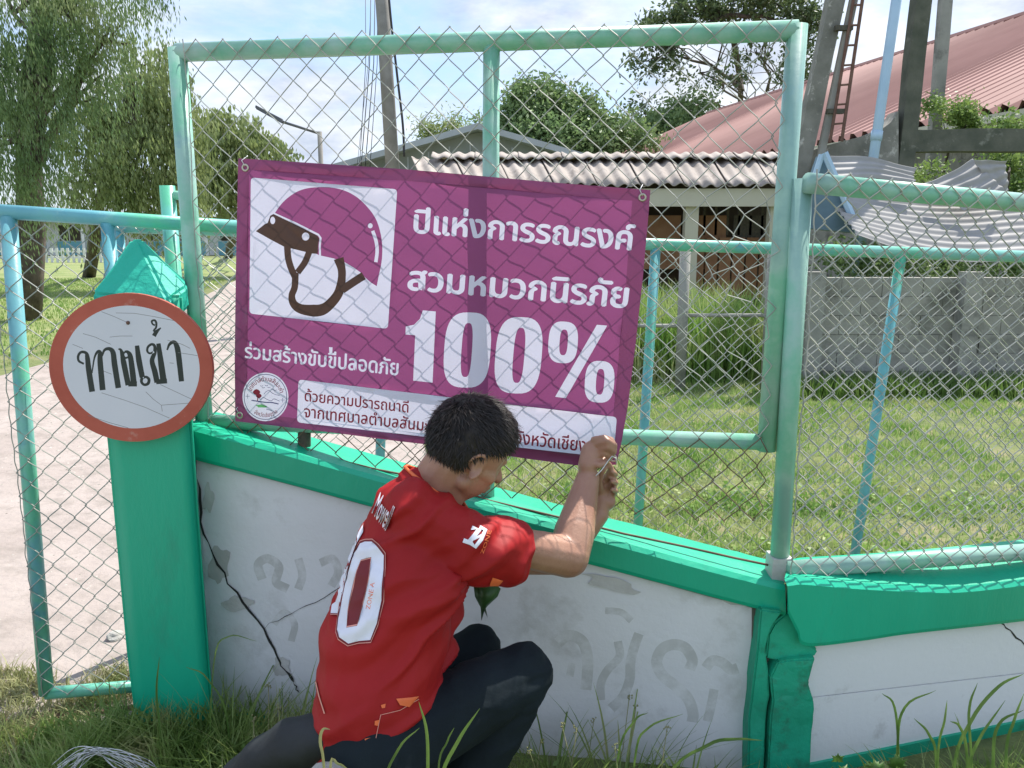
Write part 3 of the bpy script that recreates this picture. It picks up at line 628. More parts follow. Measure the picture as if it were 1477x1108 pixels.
a = P(900,470,8.2); MB().tube([a, P(985,470,8.2)], .02, 8).build('rail', M['concrete'], pf, True)
grass_stuff('tall_grass', lambda x, y: (x < x0+.1), 9000, (-.5, 3.6, 8.6, 10.6), .5, 1.15, .008, M['blade'], lean=.45, label='tall wild grass behind the old pipe fence', cat='grass')
grass_stuff('wall_foot_grass', yes, 5000, (x0, x1, 7.7, 8.25), .08, .28, .006, M['blade_fg'], lean=.6, label='darker grass along the foot of the block wall', cat='grass')
# crumpled sheets
def crumple(name, label, q, sag, lam, amp, Yd, th=.01, seed=0, along='u'):
    pts = [P(x, y, Yy) for x, y, Yy in q]; a, b_, c_, d_ = pts; Wd = (b_-a).length if along == 'u' else (d_-a).length
    n0 = (b_-a).cross(d_-a).normalized(); n0 = n0 if n0.y < 0 else -n0
    nu, nv = 40, 110; V = []
    for j in range(nv+1):
        for i in range(nu+1):
            u, v = i/nu, j/nv; p = a.lerp(b_, u).lerp(d_.lerp(c_, u), v)
            p = p + Vector((0,0,-sag*math.sin(math.pi*u))) + n0*(amp*math.cos(2*math.pi*v*Wd/lam)) + noise.noise_vector(Vector((u*2.2, v*1.5, seed)))*.04
            V.append(p)
    Fc = [(j*(nu+1)+i, j*(nu+1)+i+1, (j+1)*(nu+1)+i+1, (j+1)*(nu+1)+i) for j in range(nv) for i in range(nu)]
    me = thicken(fast_mesh(name, V, Fc), .004); return link(name, me, M['sheet'], None, True, label=label, cat='metal sheet', group='crumpled metal sheets by the block wall')
crumple('metal_sheet', 'upper crumpled zinc sheet under the tower beam, left of the others', [(1184,226,10.3),(1322,242,10.2),(1318,262,10.0),(1192,262,10.0)], -.05, .13, .012, 10, seed=1, along='v')
crumple('metal_sheet', 'largest crumpled zinc sheet sagging over the right fence rail', [(1190,272,10.1),(1500,284,10.1),(1500,374,9.0),(1232,340,9.0)], .13, .13, .013, 9, seed=2, along='v')
crumple('metal_sheet', 'bent zinc sheet folded up at the right beside the bush', [(1330,266,10.0),(1404,232,10.0),(1456,276,9.6),(1392,306,9.6)], .02, .13, .012, 9, seed=3, along='v')
crumple('metal_sheet', 'narrow upright zinc strip at the far right end of the heap', [(1404,232,9.9),(1450,232,9.9),(1456,276,9.8),(1440,284,9.8)], .0, .13, .010, 9, seed=4, along='v')
gf = thing('blue_gable_frame', 'small blue gable frame tilted beside the fence post', 'frame', tuple(P(1200,330,9.6)))
a, bb, c_ = P(1150,328,9.7), P(1186,224,9.7), P(1236,336,9.6)
MB().add([tuple(a), tuple(bb), tuple(c_), (a.x,9.9,a.z), (bb.x,9.9,bb.z), (c_.x,9.9,c_.z)], [(0,2,1),(3,4,5),(0,1,4,3),(1,2,5,4),(2,0,3,5)]).build('panel', M['blue'], gf)
MB().tube([bb+Vector((0,-.06,.02)), c_+Vector((0,-.06,0))], .045, 6).build('bargeboard', M['lblue'], gf)
MB().tube([bb+Vector((-.03,-.06,.0)), a+Vector((0,-.06,0))], .035, 6).build('bargeboard', M['lblue'], gf)

# ================================================================== inner sliding gate (behind the wall)
ig = thing('inner_sliding_gate', 'blue-green pipe gate with chain link parked behind the wall', 'gate', tuple(P(700,900,2.95)))
IG = lambda px, py: PL(px, py, 2.95, 0.02)
tA, tB = IG(166,327), IG(1560,373)
MB().tube([tA, tB], .022, 14).build('top_rail', M['gate'], ig, True)
posts = [(171,330,200), (560,337,545), (946,350,921), (1300,364,1233)]
for xt, yt, xb in posts:
    a = IG(xt, yt+4); c = IG(xb, 800 if xb > 1000 else 745); d = c-a; c = a + d*((a.z-.10)/(a.z-c.z))
    MB().tube([a, c], .0185, 12).build('post', M['bluepipe'], ig, True)
zb = .1
MB().tube([Vector((tA.x,tA.y,zb)), Vector((tB.x,tB.y,zb))], .022, 12).build('bottom_rail', M['gate'], ig, True)
dI = (tB-tA).normalized(); LI = (tB-tA).length
def SI(u, v, o): p = tA + dI*u; return Vector((p.x, p.y-.026+o, zb + (p.z-zb+.02)*(v/1.52)))
chain_link(SI, LI, 1.52, .066, .00165, seed=4, sides=3, jitter=.004).build('chain_link', M['wire'], ig)
# outer gate leaf at left
og = thing('left_gate', 'blue-green pipe gate leaf with chain link left of the pillar', 'gate', tuple(P(60,1010,2.5)))
OG = lambda px, py: PL(px, py, 2.74, 0.16)
gTL, gTR, gBL, gBR = OG(12,312), OG(345,328), OG(67,1000), OG(196,990)
gTL2 = OG(-2,305)
MB().tube([gTL2, gTR], .0225, 14).build('top_rail', M['bluepipe'], og, True)
MB().tube([gTL, gBL], .0235, 14).build('post', M['gate'], og, True)
gm = OG(155,322); MB().tube([gm, Vector((gm.x, gm.y, gBR.z))], .021, 14).build('post', M['bluepipe'], og, True)
MB().tube([gBL, Vector((gm.x,gm.y,gBR.z))], .021, 14).build('bottom_rail', M['gate'], og, True)
gW = (Vector((gm.x,gm.y,0))-Vector((gBL.x,gBL.y,0))).length; dO = (Vector((gm.x,gm.y,0))-Vector((gBL.x,gBL.y,0))).normalized()
gH = gTL.z-gBL.z
def SO(u, v, o): return Vector((gBL.x, gBL.y-.024+o, gBL.z)) + dO*u + Vector((0,0,v))
chain_link(SO, gW, gH, .078, .0017, seed=5).build('chain_link', M['wire'], og)
def SO2(u, v, o): return Vector((gm.x, gm.y-.0+o, gBR.z+.8)) + dO*u + Vector((0,0,v))
chain_link(SO2, .62, gTR.z-gBR.z-.8, .078, .0017, seed=6).build('chain_link', M['wire'], og)
gp = thing('gate_post', 'short blue-green pipe post with a stub arm behind the pillar top', 'post', tuple(P(244,900,2.62)))
a = P(241,268,2.64); MB().tube([a, Vector((a.x, a.y, 0))], .024, 14).build('shaft', M['bluepipe'], gp, True)
MB().tube([a+Vector((0,0,-.03)), a+Vector((.07,.0,-.03))], .015, 10).build('arm', M['mint'], gp, True)

# ================================================================== boundary wall
FK = -0.14; FY = 2.34                    # panel plane Y = FY + FK X
FR = lambda px, py, off=0.0: PL(px, py, FY-off, FK)
wl = thing('boundary_wall', 'low whitewashed wall with a green cap under the banner', 'wall', (0, 2.2, 0))
CF = .085                                # cap front offset from the panel plane
nrm = Vector((-FK, 1, 0)).normalized()   # pointing away from the camera side
nrm = Vector((FK, -1, 0)).normalized()*-1
ctl_t = curve([(268,613),(400,648),(540,687),(680,725),(820,763),(960,801),(1060,828),(1133,846)], 5)
ctl_b = curve([(268,660),(400,694),(540,732),(680,770),(820,806),(960,843),(1060,870),(1133,888)], 5)
T_ = [FR(x, y, CF) for x, y in ctl_t]; B_ = [FR(x, y, CF) for x, y in ctl_b]
mb = MB(); n = len(T_); rows = []
for i in range(n):
    t, bt = T_[i], B_[i]; j = noise.noise(Vector((i*.7, 0, 0)))*.004
    prof = [bt, bt+Vector((0,0,.012))+nrm*-.004, t+Vector((0,0,-.012))+nrm*(-.004+j), t+nrm*.010, t+nrm*.09+Vector((0,0,.004+j)), t+nrm*.185+Vector((0,0,j)), t+nrm*.195+Vector((0,0,-.012)), Vector((bt.x,bt.y,bt.z))+nrm*.195]
    rows += prof
k = 8; mb.add(rows, [(i*k+q, (i+1)*k+q, (i+1)*k+q+1, i*k+q+1) for i in range(n-1) for q in range(k-1)] + [(i*k+7,(i+1)*k+7,(i+1)*k,i*k) for i in range(n-1)] + [tuple(range(7,-1,-1)), tuple((n-1)*k+q for q in range(8))])
me = mb.mesh('cap'); link('cap', me, M['green'], wl)
# white face, recessed under the cap; faded lettering is set in by the same sheet
wf_out = [(283,664)] + [(x, y+.6) for x, y in ctl_b if 290 < x < 1100] + [(1100,882),(1086,960),(1082,1040),(1078,1320),(292,1320),(290,960)]
sc4 = lambda pts: [(740+x/4.103, 820+y/4.103) for x, y in pts]
ghost = [Shape([stroke(curve(sc4(p)), w_/4.103)], 1) for p, w_ in (
    ([(1045,600),(1060,540),(1020,470),(950,450),(880,480),(850,560),(890,640),(980,710),(1040,780),(1065,860),(1060,910)], 66),
    ([(1190,715),(1175,800),(1150,905)], 55), ([(1140,590),(1180,545),(1240,560),(1290,600),(1330,590)], 62),
    ([(745,385),(715,470),(695,560),(690,660),(650,760),(580,830)], 58), ([(620,430),(630,520),(560,600),(520,680),(520,780)], 50),
    ([(265,440),(330,395),(410,430),(440,520),(440,620),(430,720)], 66), ([(545,250),(640,260),(700,310)], 40), ([(350,560),(335,640)], 45))]
ghost += [Shape([stroke(curve(p), w_)], 1) for p, w_ in (([(378,836),(372,815),(386,806),(402,818),(398,840),(415,850)], 13), ([(430,806),(436,830),(430,850)], 12), ([(462,812),(480,806),(488,825),(478,845)], 12), ([(395,900),(410,884),(425,900),(420,925)], 10))]
Vp, Tp, mi = print_sheet(wf_out, ghost, 0, grid=12)
V3 = []
WOFF = CF-.022
cen = []
for x, y in Vp:
    p = FR(x, y, WOFF); p = p + nrm*(-.004*noise.noise(Vector((p.x*6, p.z*6, 0)))); V3.append(p)
link('plaster_face', sheet_mesh('plaster_face', V3, Tp, mi), [M['whitewall'], M['ghost']], wl)
c0, c1 = FR(270,700,WOFF-.006), FR(1118,900,WOFF-.006)
n = len(T_)
mb = MB()
for i in range(n-1):
    a, c = B_[i], B_[i+1]; ia = nrm*.03; ib = nrm*.165
    mb.hexa([Vector((a.x,a.y,-.1))+ia, Vector((c.x,c.y,-.1))+ia, Vector((c.x,c.y,-.1))+ib, Vector((a.x,a.y,-.1))+ib], [a+ia+Vector((0,0,.01)), c+ia+Vector((0,0,.01)), c+ib+Vector((0,0,.01)), a+ib+Vector((0,0,.01))])
mb.build('core', M['cement'], wl)
# crack: jagged ribbon proud of the plaster, the slit's shade painted as dark colour
def crack(pts, wd, off, parent, plane=FR, m='crack', jag=2.2, seed=1):
    rn = random.Random(seed); q = []
    for i in range(len(pts)-1):
        for t in np.linspace(0, 1, 6)[:-1]: q.append((pts[i][0]*(1-t)+pts[i+1][0]*t + rn.uniform(-jag, jag), pts[i][1]*(1-t)+pts[i+1][1]*t + rn.uniform(-jag, jag)*.6))
    q.append(pts[-1]); ws = [wd*(.35+.9*rn.random()) for _ in q]; ws[0] = ws[-1] = .3
    lp = stroke(q, ws); k = len(q); V = [plane(x, y, off) for x, y in lp]
    return MB().add(V, [(i, i+1, 2*k-2-i, 2*k-1-i) for i in range(k-1)]).build('crack', M[m], parent)
crack([(286,690),(292,770),(330,842),(382,908),(402,955),(424,985)], 3.6, WOFF+.0045, wl)
crack([(380,905),(430,880),(490,850),(520,838)], .9, WOFF+.005, wl, seed=2)
crack([(424,985),(432,1000)], 2, WOFF+.005, wl, seed=3)
for k, (c, rx, ry, sd) in enumerate((((316,815),15,26,1),((342,870),20,11,2),((300,720),8,22,3),((405,962),12,14,5),((1060,862),34,9,6),((880,842),44,9,7))):
    o = []
    for q in range(22):
        a = 2*math.pi*q/22; rr = 1+.5*noise.noise(Vector((math.cos(a)*1.7+sd*5, math.sin(a)*1.7, sd))); o.append((c[0]+rx*rr*math.cos(a), c[1]+ry*rr*math.sin(a)+ (c[0]+rx*math.cos(a)-c[0])*(.27 if k >= 4 else 0)))
    MB().add([FR(x, y, WOFF+.0032) for x, y in o], [tuple(range(21,-1,-1))]).build('bare_patch', M['cement'], wl)
# foot of the wall, painted green where it shows
MB().add([FR(332,1032,WOFF+.006), FR(362,1024,WOFF+.006), FR(402,1040,WOFF+.006), FR(395,1100,WOFF+.006), FR(338,1100,WOFF+.006)], [(0,1,2,3,4)][::1]).build('painted_foot', M['green_old'], wl)

# pillar
pr = thing('gate_pillar', 'green square pillar with a pointed top beside the gate', 'pillar', (-1.05, 2.4, 0))
zt_ = P(200,425,2.28).z; q_ = [(-1.180,2.272),(-.930,2.272),(-1.02,2.50),(-1.27,2.50)]
me = MB().hexa([(x,y,-.1) for x,y in q_], [(x,y,zt_) for x,y in q_]).mesh('shaft')
bm = bmesh.new(); bm.from_mesh(me); bmesh.ops.bevel(bm, geom=bm.edges[:], offset=.008, segments=2, affect='EDGES'); bmesh.ops.subdivide_edges(bm, edges=bm.edges[:], cuts=6, use_grid_fill=True); bm.to_mesh(me); bm.free()
for v in me.vertices: v.co += noise.noise_vector(v.co*3)*.006
link('shaft', me, M['green'], pr, True); me.shade_smooth() if hasattr(me, 'shade_smooth') else None
ap = P(196,346,2.38); pc = [P(134,424,2.262), P(243,434,2.255), P(270,414,2.34), P(268,405,2.55), P(160,400,2.55)]
lowr = [Vector((p.x, p.y, p.z-.06)) for p in pc]
bm = bmesh.new(); vs_ = [bm.verts.new(p) for p in pc]; va = [bm.verts.new(ap+Vector((dx, dy, 0))) for dx, dy in ((-.012,-.01),(.014,-.012),(.02,.01),(.0,.02),(-.014,.012))]; vl = [bm.verts.new(p) for p in lowr]
for i in range(5):
    j = (i+1) % 5; bm.faces.new((vs_[i], vs_[j], va[j], va[i])); bm.faces.new((vl[i], vl[j], vs_[j], vs_[i]))
bm.faces.new(va); bm.faces.new(vl[::-1]); bmesh.ops.recalc_face_normals(bm, faces=bm.faces); bmesh.ops.bevel(bm, geom=bm.edges[:], offset=.008, segments=2, affect='EDGES'); bmesh.ops.triangulate(bm, faces=bm.faces[:]); bmesh.ops.subdivide_edges(bm, edges=bm.edges[:], cuts=3, use_grid_fill=True)
me = bpy.data.meshes.new('pyramid_top'); bm.to_mesh(me); bm.free()
for v in me.vertices: v.co += noise.noise_vector(v.co*14)*.003
M['greentop'] = mat('rough_green_render', [(0.008,0.42,0.29),(0.012,0.48,0.35)], 4, 0.6, 0.006, 26)
link('pyramid_top', me, M['greentop'], pr, False)

# ---- right wall section
RK = .30; RY = 1.865
RR = lambda px, py, off=0.0: PL(px, py, RY-off, RK)
nr = Vector((-RK, 1, 0)).normalized()
wr = thing('right_wall', 'white wall with a thick green cap right of the cracked corner', 'wall', (1.2, 2.2, 0))
ct = curve([(1135,838),(1143,837),(1160,836),(1230,842),(1300,846),(1380,848),(1477,838),(1600,822)], 5); cb = curve([(1136,884),(1150,912),(1163,932),(1240,925),(1300,916),(1380,907),(1477,896),(1600,880)], 5)
T2 = [RR(x, y) for x, y in ct]; B2 = [RR(x, y) for x, y in cb]; rows = []; n = len(T2)
bk = [RR(x, y, -.2) for x, y in curve([(1136,806),(1146,806),(1160,804),(1230,800),(1300,795),(1380,788),(1477,778),(1600,766)], 5)]
for i in range(n):
    t, bt, bb_ = T2[i], B2[i], bk[i]
    rows += [bt, bt+Vector((0,0,.012))-nr*.004, t+Vector((0,0,-.014))-nr*.004, t+nr*.012, t.lerp(bb_, .5)+Vector((0,0,.004)), bb_, bb_+Vector((0,0,-.02)), Vector((bb_.x, bb_.y, bt.z))]
mb = MB().add(rows, [(i*k8+q, (i+1)*k8+q, (i+1)*k8+q+1, i*k8+q+1) for k8 in (8,) for i in range(n-1) for q in range(7)] + [(i*8+7,(i+1)*8+7,(i+1)*8,i*8) for i in range(n-1)] + [tuple(range(7,-1,-1))])
link('cap', mb.mesh('cap'), M['green'], wr)
def strip(name, pts, off, m, par, plane): V = [plane(x, y, off) for x, y in pts]; return MB().add(V, [tuple(range(len(V)-1,-1,-1))]).build(name, m, par)
# two white courses with a recessed joint, then the green foot
def slab(name, top, bot, off, depth, m, par):
    mb = MB(); a = [RR(x, y, off) for x, y in top]; c = [RR(x, y, off) for x, y in bot]; n = len(a)
    V = a + c + [p+nr*depth for p in a] + [p+nr*depth for p in c]
    F_ = []
    for i in range(n-1): F_ += [(n+i, n+i+1, i+1, i), (i, i+1, 2*n+i+1, 2*n+i), (3*n+i, 2*n+i, 2*n+i+1, 3*n+i+1), (n+i+1, n+i, 3*n+i, 3*n+i+1)]
    F_ += [(0, 2*n, 3*n, n), (n-1, 2*n-1, 4*n-1, 3*n-1)]
    return mb.add(V, F_).build(name, m, par)
xs = [1166, 1300, 1430, 1600]
j1 = lambda x: 1006 - (x-1175)*.115; j2 = lambda x: 1104 - (x-1165)*.205
ub = [(x, np.interp(x, [q[0] for q in cb], [q[1] for q in cb])-2) for x in xs]
xl = [1150, 1300, 1430, 1600]
slab('upper_course', ub, [(x, j1(x)-1.2) for x in xs], -.030, .12, M['whitewall2'], wr)
slab('lower_course', [(x, j1(x)+.4) for x in xl], [(x, j2(x)-.8) for x in xl], -.030, .12, M['whitewall2'], wr)
slab('joint', [(x, j1(x)-3) for x in xs], [(x, j1(x)+3) for x in xs], -.036, .10, M['whitewall2'], wr)
slab('green_foot', [(x, j2(x)) for x in xl], [(x, 1360) for x in xl], -.020, .13, M['green_old'], wr)
crack([(1443,894),(1452,905),(1477,930),(1500,950)], 2.2, -.0285, wr, plane=RR, seed=6)
# ---- broken corner pilaster between the two walls
cp = thing('cracked_corner_pilaster', 'cracked green corner pilaster where the two walls meet', 'pilaster', (.8, 2.1, 0))
def chunk(name, poly, Y, depth, m, amp=.006, par=cp):
    a = [P(x, y, Y) for x, y in poly]; n = len(a); V = a + [p+Vector((.0,depth,0)) for p in a]
    me = MB().add(V, [tuple(range(n-1,-1,-1)), tuple(range(n, 2*n))] + [(i, (i+1) % n, n+(i+1) % n, n+i) for i in range(n)]).mesh(name)
    bm = bmesh.new(); bm.from_mesh(me); bmesh.ops.recalc_face_normals(bm, faces=bm.faces); bmesh.ops.bevel(bm, geom=bm.edges[:], offset=.005, segments=2, affect='EDGES'); bmesh.ops.triangulate(bm, faces=bm.faces[:]); bmesh.ops.subdivide_edges(bm, edges=bm.edges[:], cuts=3, use_grid_fill=True); bm.to_mesh(me); bm.free()
    for v in me.vertices: v.co += noise.noise_vector(v.co*9)*amp*.7 + noise.noise_vector(v.co*30)*amp*.3
    return link(name, me, m, par, False)
chunk('left_piece', [(1096,880),(1128,884),(1112,905),(1104,935),(1106,960),(1110,1000),(1102,1080),(1098,1330),(1072,1330),(1080,1060),(1088,960)], 2.125, .1, M['green_old'], .009)
chunk('right_piece', [(1122,956),(1175,948),(1168,985),(1176,1010),(1172,1060),(1168,1110),(1160,1330),(1106,1330),(1108,1090),(1114,1010),(1110,975)], 2.115, .1, M['green_old'], .010)
chunk('upper_piece', [(1134,886),(1146,892),(1160,922),(1178,938),(1172,948),(1150,954),(1118,952),(1104,948),(1108,915),(1116,902)], 2.14, .1, M['green_old'], .010)
chunk('rubble_core', [(1086,872),(1166,872),(1160,1330),(1080,1330)], 2.165, .14, M['darkconc'], .004)
# ================================================================== tall panel: frame, mesh
tp = thing('mesh_panel', 'tall mint-green pipe panel with chain link holding the banner', 'fence panel', tuple(FR(700,640)))
fTL, fTR, fBL, fBR = FR(256,76), FR(1150,44), FR(291,608), FR(1106,638)
ztop = (fTL.z+fTR.z)/2; zbt = (fBL.z+fBR.z)/2
MB().tube([fTL, fTR], .0265, 16).build('top_rail', M['mint'], tp, True)
a = FR(297,640); MB().tube([fTL+Vector((0,0,.012)), a], .0265, 16).build('post', M['mint'], tp, True)
MB().tube([fTR+Vector((0,0,.014)), fBR+Vector((0,0,-.024))], .0265, 16).build('post', M['mint'], tp, True)
MB().tube([fBL, fBR], .0235, 16).build('bottom_rail', M['mint'], tp, True)
MB().tube([FR(709,62), FR(706,622)], .0235, 16).build('middle_post', M['mint'], tp, True)
for x, y0_, y1_ in ((439,612,662), (704,628,732)):
    MB().tube([FR(x,y0_,-.005), FR(x,y1_,-.005)], .020, 10).build('support_stub', M['darksteel'] if x < 600 else M['mint'], tp, True)
# woven mesh in the panel plane, hung on its camera side
o_ = FR(262,60,.03); e_ = (FR(1140,60,.03)-o_); e_.z = 0; WM = e_.length; e_.normalize()
zM0 = ztop+.029-33*.0415; HM = 33*.0415+.001
def SM(u, v, o): p = Vector((o_.x, o_.y, 0)) + e_*u; return Vector((p.x, p.y, zM0+v)) - nrm*(.0+o)
wa, wb = FR(330,628,.03), FR(1100,815,.03)
def wire_z(u): x = (Vector((o_.x,o_.y,0))+e_*u).x; return wa.z + (wb.z-wa.z)*(x-wa.x)/(wb.x-wa.x)
def warp(u, v):
    s = math.exp(-((u-1.62)/.16)**2)*math.exp(-((v-.72)/.28)**2); return (.022*math.sin(v*34)*s - .02*s, .012*math.cos(u*50)*s)
zr = fBL.z-.02-zM0
full = dict(W=WM, H=HM, pitch=.083, r=.0016, warp=warp, jitter=.0045, seed=1)
chain_link(SM, vbot=lambda u: zr-.0, **full).build('chain_link', M['wire'], tp)
chain_link(SM, vbot=lambda u: wire_z(u)-zM0-.012, vtop=lambda u: zr+.043, **dict(full, jitter=.007)).build('rusty_chain_link', M['rustwire'], tp)
MB().tube([FR(x, y, .032) for x, y in ((296,616),(330,628),(440,652),(542,677),(620,692),(705,722),(801,745),(900,770),(985,788),(1060,805),(1108,815))], .0034, 6).build('tension_wire', M['rustwire'], tp, True)
# ================================================================== right fence panel on the right wall
rf = thing('right_mesh_fence', 'lower mint-green pipe fence with chain link on the right wall', 'fence panel', tuple(RR(1130,830,-.08)))
RF = lambda px, py, off=0.0: PL(px, py, 1.935-off, RK)
pt, pb = FR(1160,262,.02), FR(1124,836,.02)
pt = PL(1158,258,2.21,0); pb = PL(1123,828,2.21,0)
MB().tube([pt, pb], .027, 16).build('post', M['mint'], rf, True)
me = MB().box((pb.x-.030, 2.178, pb.z-.012), (pb.x+.030, 2.242, pb.z+.058)).mesh('post_foot'); roughen(me, .004, 20, 2); link('post_foot', me, M['cement'], rf)
q0, q1 = RF(1164,264), RF(1600,304); MB().tube([q0, q1], .027, 16).build('top_rail', M['mint'], rf, True)
q2, q3 = RF(1136,822), RF(1600,787); MB().tube([q2, q3], .026, 16).build('bottom_rail', M['mint'], rf, True)
ra_, rb_ = RF(1160,540,.03), RF(1598,540,.03); er = rb_-ra_; er.z = 0; Wr = er.length; er.normalize()
def zt_r(u): return q0.z + (q1.z-q0.z)*u/Wr
def zb_r(u): return q2.z + (q3.z-q2.z)*u/Wr
def SR(u, v, o):
    p = Vector((ra_.x, ra_.y, 0)) + er*u; z0 = zb_r(u)-.02; z1 = zt_r(u)+.032; return Vector((p.x, p.y, z0+(z1-z0)*v/1.16)) - nr*(.0+o)
chain_link(SR, Wr, 1.155, .066, .0020, seed=9, jitter=.004).build('chain_link', M['wire'], rf)

# ================================================================== banner
bn = thing('banner', 'purple helmet-campaign banner with white Thai lettering tied to the mesh', 'banner', tuple(FR(640,650,.07)))
z5 = lambda pts: [(330+x/2.358, 220+y/2.358) for x, y in pts]
zh = lambda pts: [(340+x/4.819, 250+y/4.819) for x, y in pts]
UP0, UP1 = np.array((.010,-1)), np.array((.120,-1))
def upat(px): t = (px-340)/(930-340); u = UP0*(1-t)+UP1*t; return u/np.linalg.norm(u)
def btext(body, a, b_, ha, hb, mi, bold=.022):
    a, b_ = z5([a, b_]); return Text(body, a, b_, ha/2.358, hb/2.358, upat(a[0]), upat(b_[0]), mi, bold)
out = z5([(32,20),(120,25),(300,37),(600,57),(900,84),(1150,106),(1434,128),(1425,240),(1408,430),(1385,640),(1358,860),(1335,990),(1318,1062),(1240,1066),(1180,1064),(1000,1040),(800,1008),(560,980),(300,946),(22,914),(20,700),(24,400)])
hem_in = z5([(68,58),(600,96),(1372,164),(1352,430),(1326,700),(1298,1000),(1292,1026),(900,984),(560,944),(62,884)])
L5 = [Shape([out], 4), Shape([hem_in], 0)]
L5 += [Shape([rrect(z5([(75,85),(573,125),(541,600),(70,548)]), 6)], 1)]
L5 += [Shape([zh(curve([(268,284),(300,235),(340,190),(390,150),(440,122),(500,104),(570,97),(650,98),(730,112),(800,140),(860,180),(920,240),(970,310),(1000,390),(1017,480),(1018,570),(1010,640),(995,710),(980,785)], 3) + [(940,760),(905,730),(865,688),(820,655),(760,620),(680,592),(580,570),(560,560)])], 5)]
for p, w_ in (([(358,505),(365,590),(385,660),(412,720)], 46), ([(512,545),(480,620),(430,690)], 44), ([(415,690),(410,790),(390,850),(402,905),(450,942),(540,955),(600,948),(650,915),(705,850),(728,790),(738,720),(735,660),(715,592)], [46,46,46,54,66,84,80,70,66,62,54,56,70]), ([(890,712),(820,756),(740,810)], 56)):
    L5.append(Shape([zh(stroke(curve(p), [np.interp(q, np.linspace(0, 1, len(p)), w_ if isinstance(w_, list) else [w_]*len(p)) for q in np.linspace(0, 1, (len(p)-1)*6+1)]))], 2))
L5.append(Shape([zh(curve([(415,655),(400,610),(385,565)],2)+[(384,530),(480,552),(460,600)])], 1))
L5.append(Shape([zh(stroke([(256,276),(420,350),(575,428),(590,450),(584,505),(586,572)], 14))], 1))
L5.append(Shape([zh([(140,403),(200,355),(222,345),(240,295),(262,283),(420,358),(566,432),(580,455),(573,500),(570,560),(530,558),(335,510),(240,460)])], 2))
L5 += [Shape([zh(ellipse(257,328,17,26,20))], 1), Shape([zh(ellipse(486,440,26,28,20))], 1), Shape([zh(ellipse(935,365,17,18,18))], 1), Shape([zh(stroke(curve([(952,400),(975,470),(983,540),(974,618)]), 24))], 1)]
L5 += [btext('ปีแห่งการรณรงค์', (630,272), (1372,332), 60, 62, 1, .03), btext('สวมหมวกนิรภัย', (610,466), (1352,528), 62, 66, 1, .03)]
L5 += [btext('ร่วมสร้างขับขีปลอดภัย', (55,698), (575,758), 36, 40, 1, .022), Shape([z5([(341,662),(353,663),(352,682),(342,681)])], 1)]
def lean(pts, k=.05, cy=680): return [(x + (cy-y)*k, y) for x, y in pts]
L5 += [Shape([z5([(602,592),(630,586),(650,566),(660,537),(704,541),(693,783),(627,776),(634,622),(601,619)])], 1)]
L5 += [Shape([z5(lean(ellipse(811,672,79,128,40,R(1),3.0))), z5(lean(ellipse(809,672,18,92,30,R(1),3.0)))], 1),
       Shape([z5(lean(ellipse(986,690,79,130,40,R(2),3.0))), z5(lean(ellipse(987,690,19,94,30,R(2),3.0)))], 1),
       Shape([z5(ellipse(1137,646,50,71,36,R(4),2.8)), z5(ellipse(1139,646,14,44,24,R(4),2.8))], 1),
       Shape([z5([(1252,586),(1287,589),(1146,836),(1110,831)])], 1),
       Shape([z5(ellipse(1261,780,50,71,36,R(4),2.8)), z5(ellipse(1263,780,14,44,24,R(4),2.8))], 1)]
L5 += [Shape([rrect(z5([(237,772),(1320,900),(1308,1040),(232,918)]), 6)], 1)]
L5 += [btext('ด้วยความปรารถนาดี', (258,845), (610,885), 28, 28, 3, .016), btext('จากเทศบาลตำบลสันมะค่า', (256,900), (725,954), 30, 30, 3, .016), btext('จังหวัดเชียงราย', (972,990), (1288,1026), 34, 34, 3, .016)]
# seal
zs = lambda pts: [(340+x/12.31, 530+y/12.31) for x, y in pts]
sc_ = (528, 524)
L5 += [Shape([zs(ellipse(*sc_, 408, 432, 48))], 1), Shape([zs(ellipse(*sc_, 384, 406, 48)), zs(ellipse(*sc_, 372, 394, 48))], 7)]
def arc(r0x, r0y, a0, a1, hgt, flip=False):
    def f(t, h):
        a = a0+(a1-a0)*t; r = hgt*h*(-1 if flip else 1); X = sc_[0]+(r0x+r)*np.cos(a); Y = sc_[1]-(r0y+r)*np.sin(a); return np.c_[340+X/12.31, 530+Y/12.31]
    return f
L5 += [Text('เทศบาลตำบลสันมะค่า', (0,0),(1,0),1,1,(0,1),(0,1), 3, .014, fn=arc(262,280,R(158),R(14),62)), Text('จังหวัดเชียงราย', (0,0),(1,0),1,1,(0,1),(0,1), 3, .014, fn=arc(340,360,R(232),R(310),56,True))]
L5 += [Shape([zs(ellipse(370,440,66,54,14,0,1.6))], 3), Shape([zs(ellipse(410,505,52,44,14,0,1.6))], 3), Shape([zs(stroke([(392,540),(388,590)], 18))], 3),
       Shape([zs(stroke(curve([(280,585),(380,600),(520,620),(640,625),(760,650)]), 20))], 7), Shape([zs(stroke(curve([(440,575),(490,535),(560,570),(630,595),(680,560),(780,600)]), 9))], 7),
       Shape([zs(stroke(curve([(500,480),(540,430),(590,410),(640,450),(700,480),(780,500)]), 9))], 7), Shape([zs([(350,670),(460,655),(560,690),(540,715),(400,710)])], 6),
       Shape([zs(stroke([(540,740),(640,770)], 9))], 7)]
for x, y in ((460,330),(545,322),(490,360),(590,355),(650,385),(700,405)): L5.append(Shape([zs(stroke([(x-28,y-5),(x,y+6),(x+28,y-5)], 9))], 7))
L5 += [Shape([zs(stroke([(175,512),(250,512)], 8))], 7), Shape([zs(stroke([(212,470),(212,555)], 8))], 7), Shape([zs(stroke([(800,580),(870,580)], 8))], 7), Shape([zs(stroke([(835,540),(835,625)], 8))], 7)]
Vp, Tp, mi = print_sheet(out, L5, 4, grid=9)
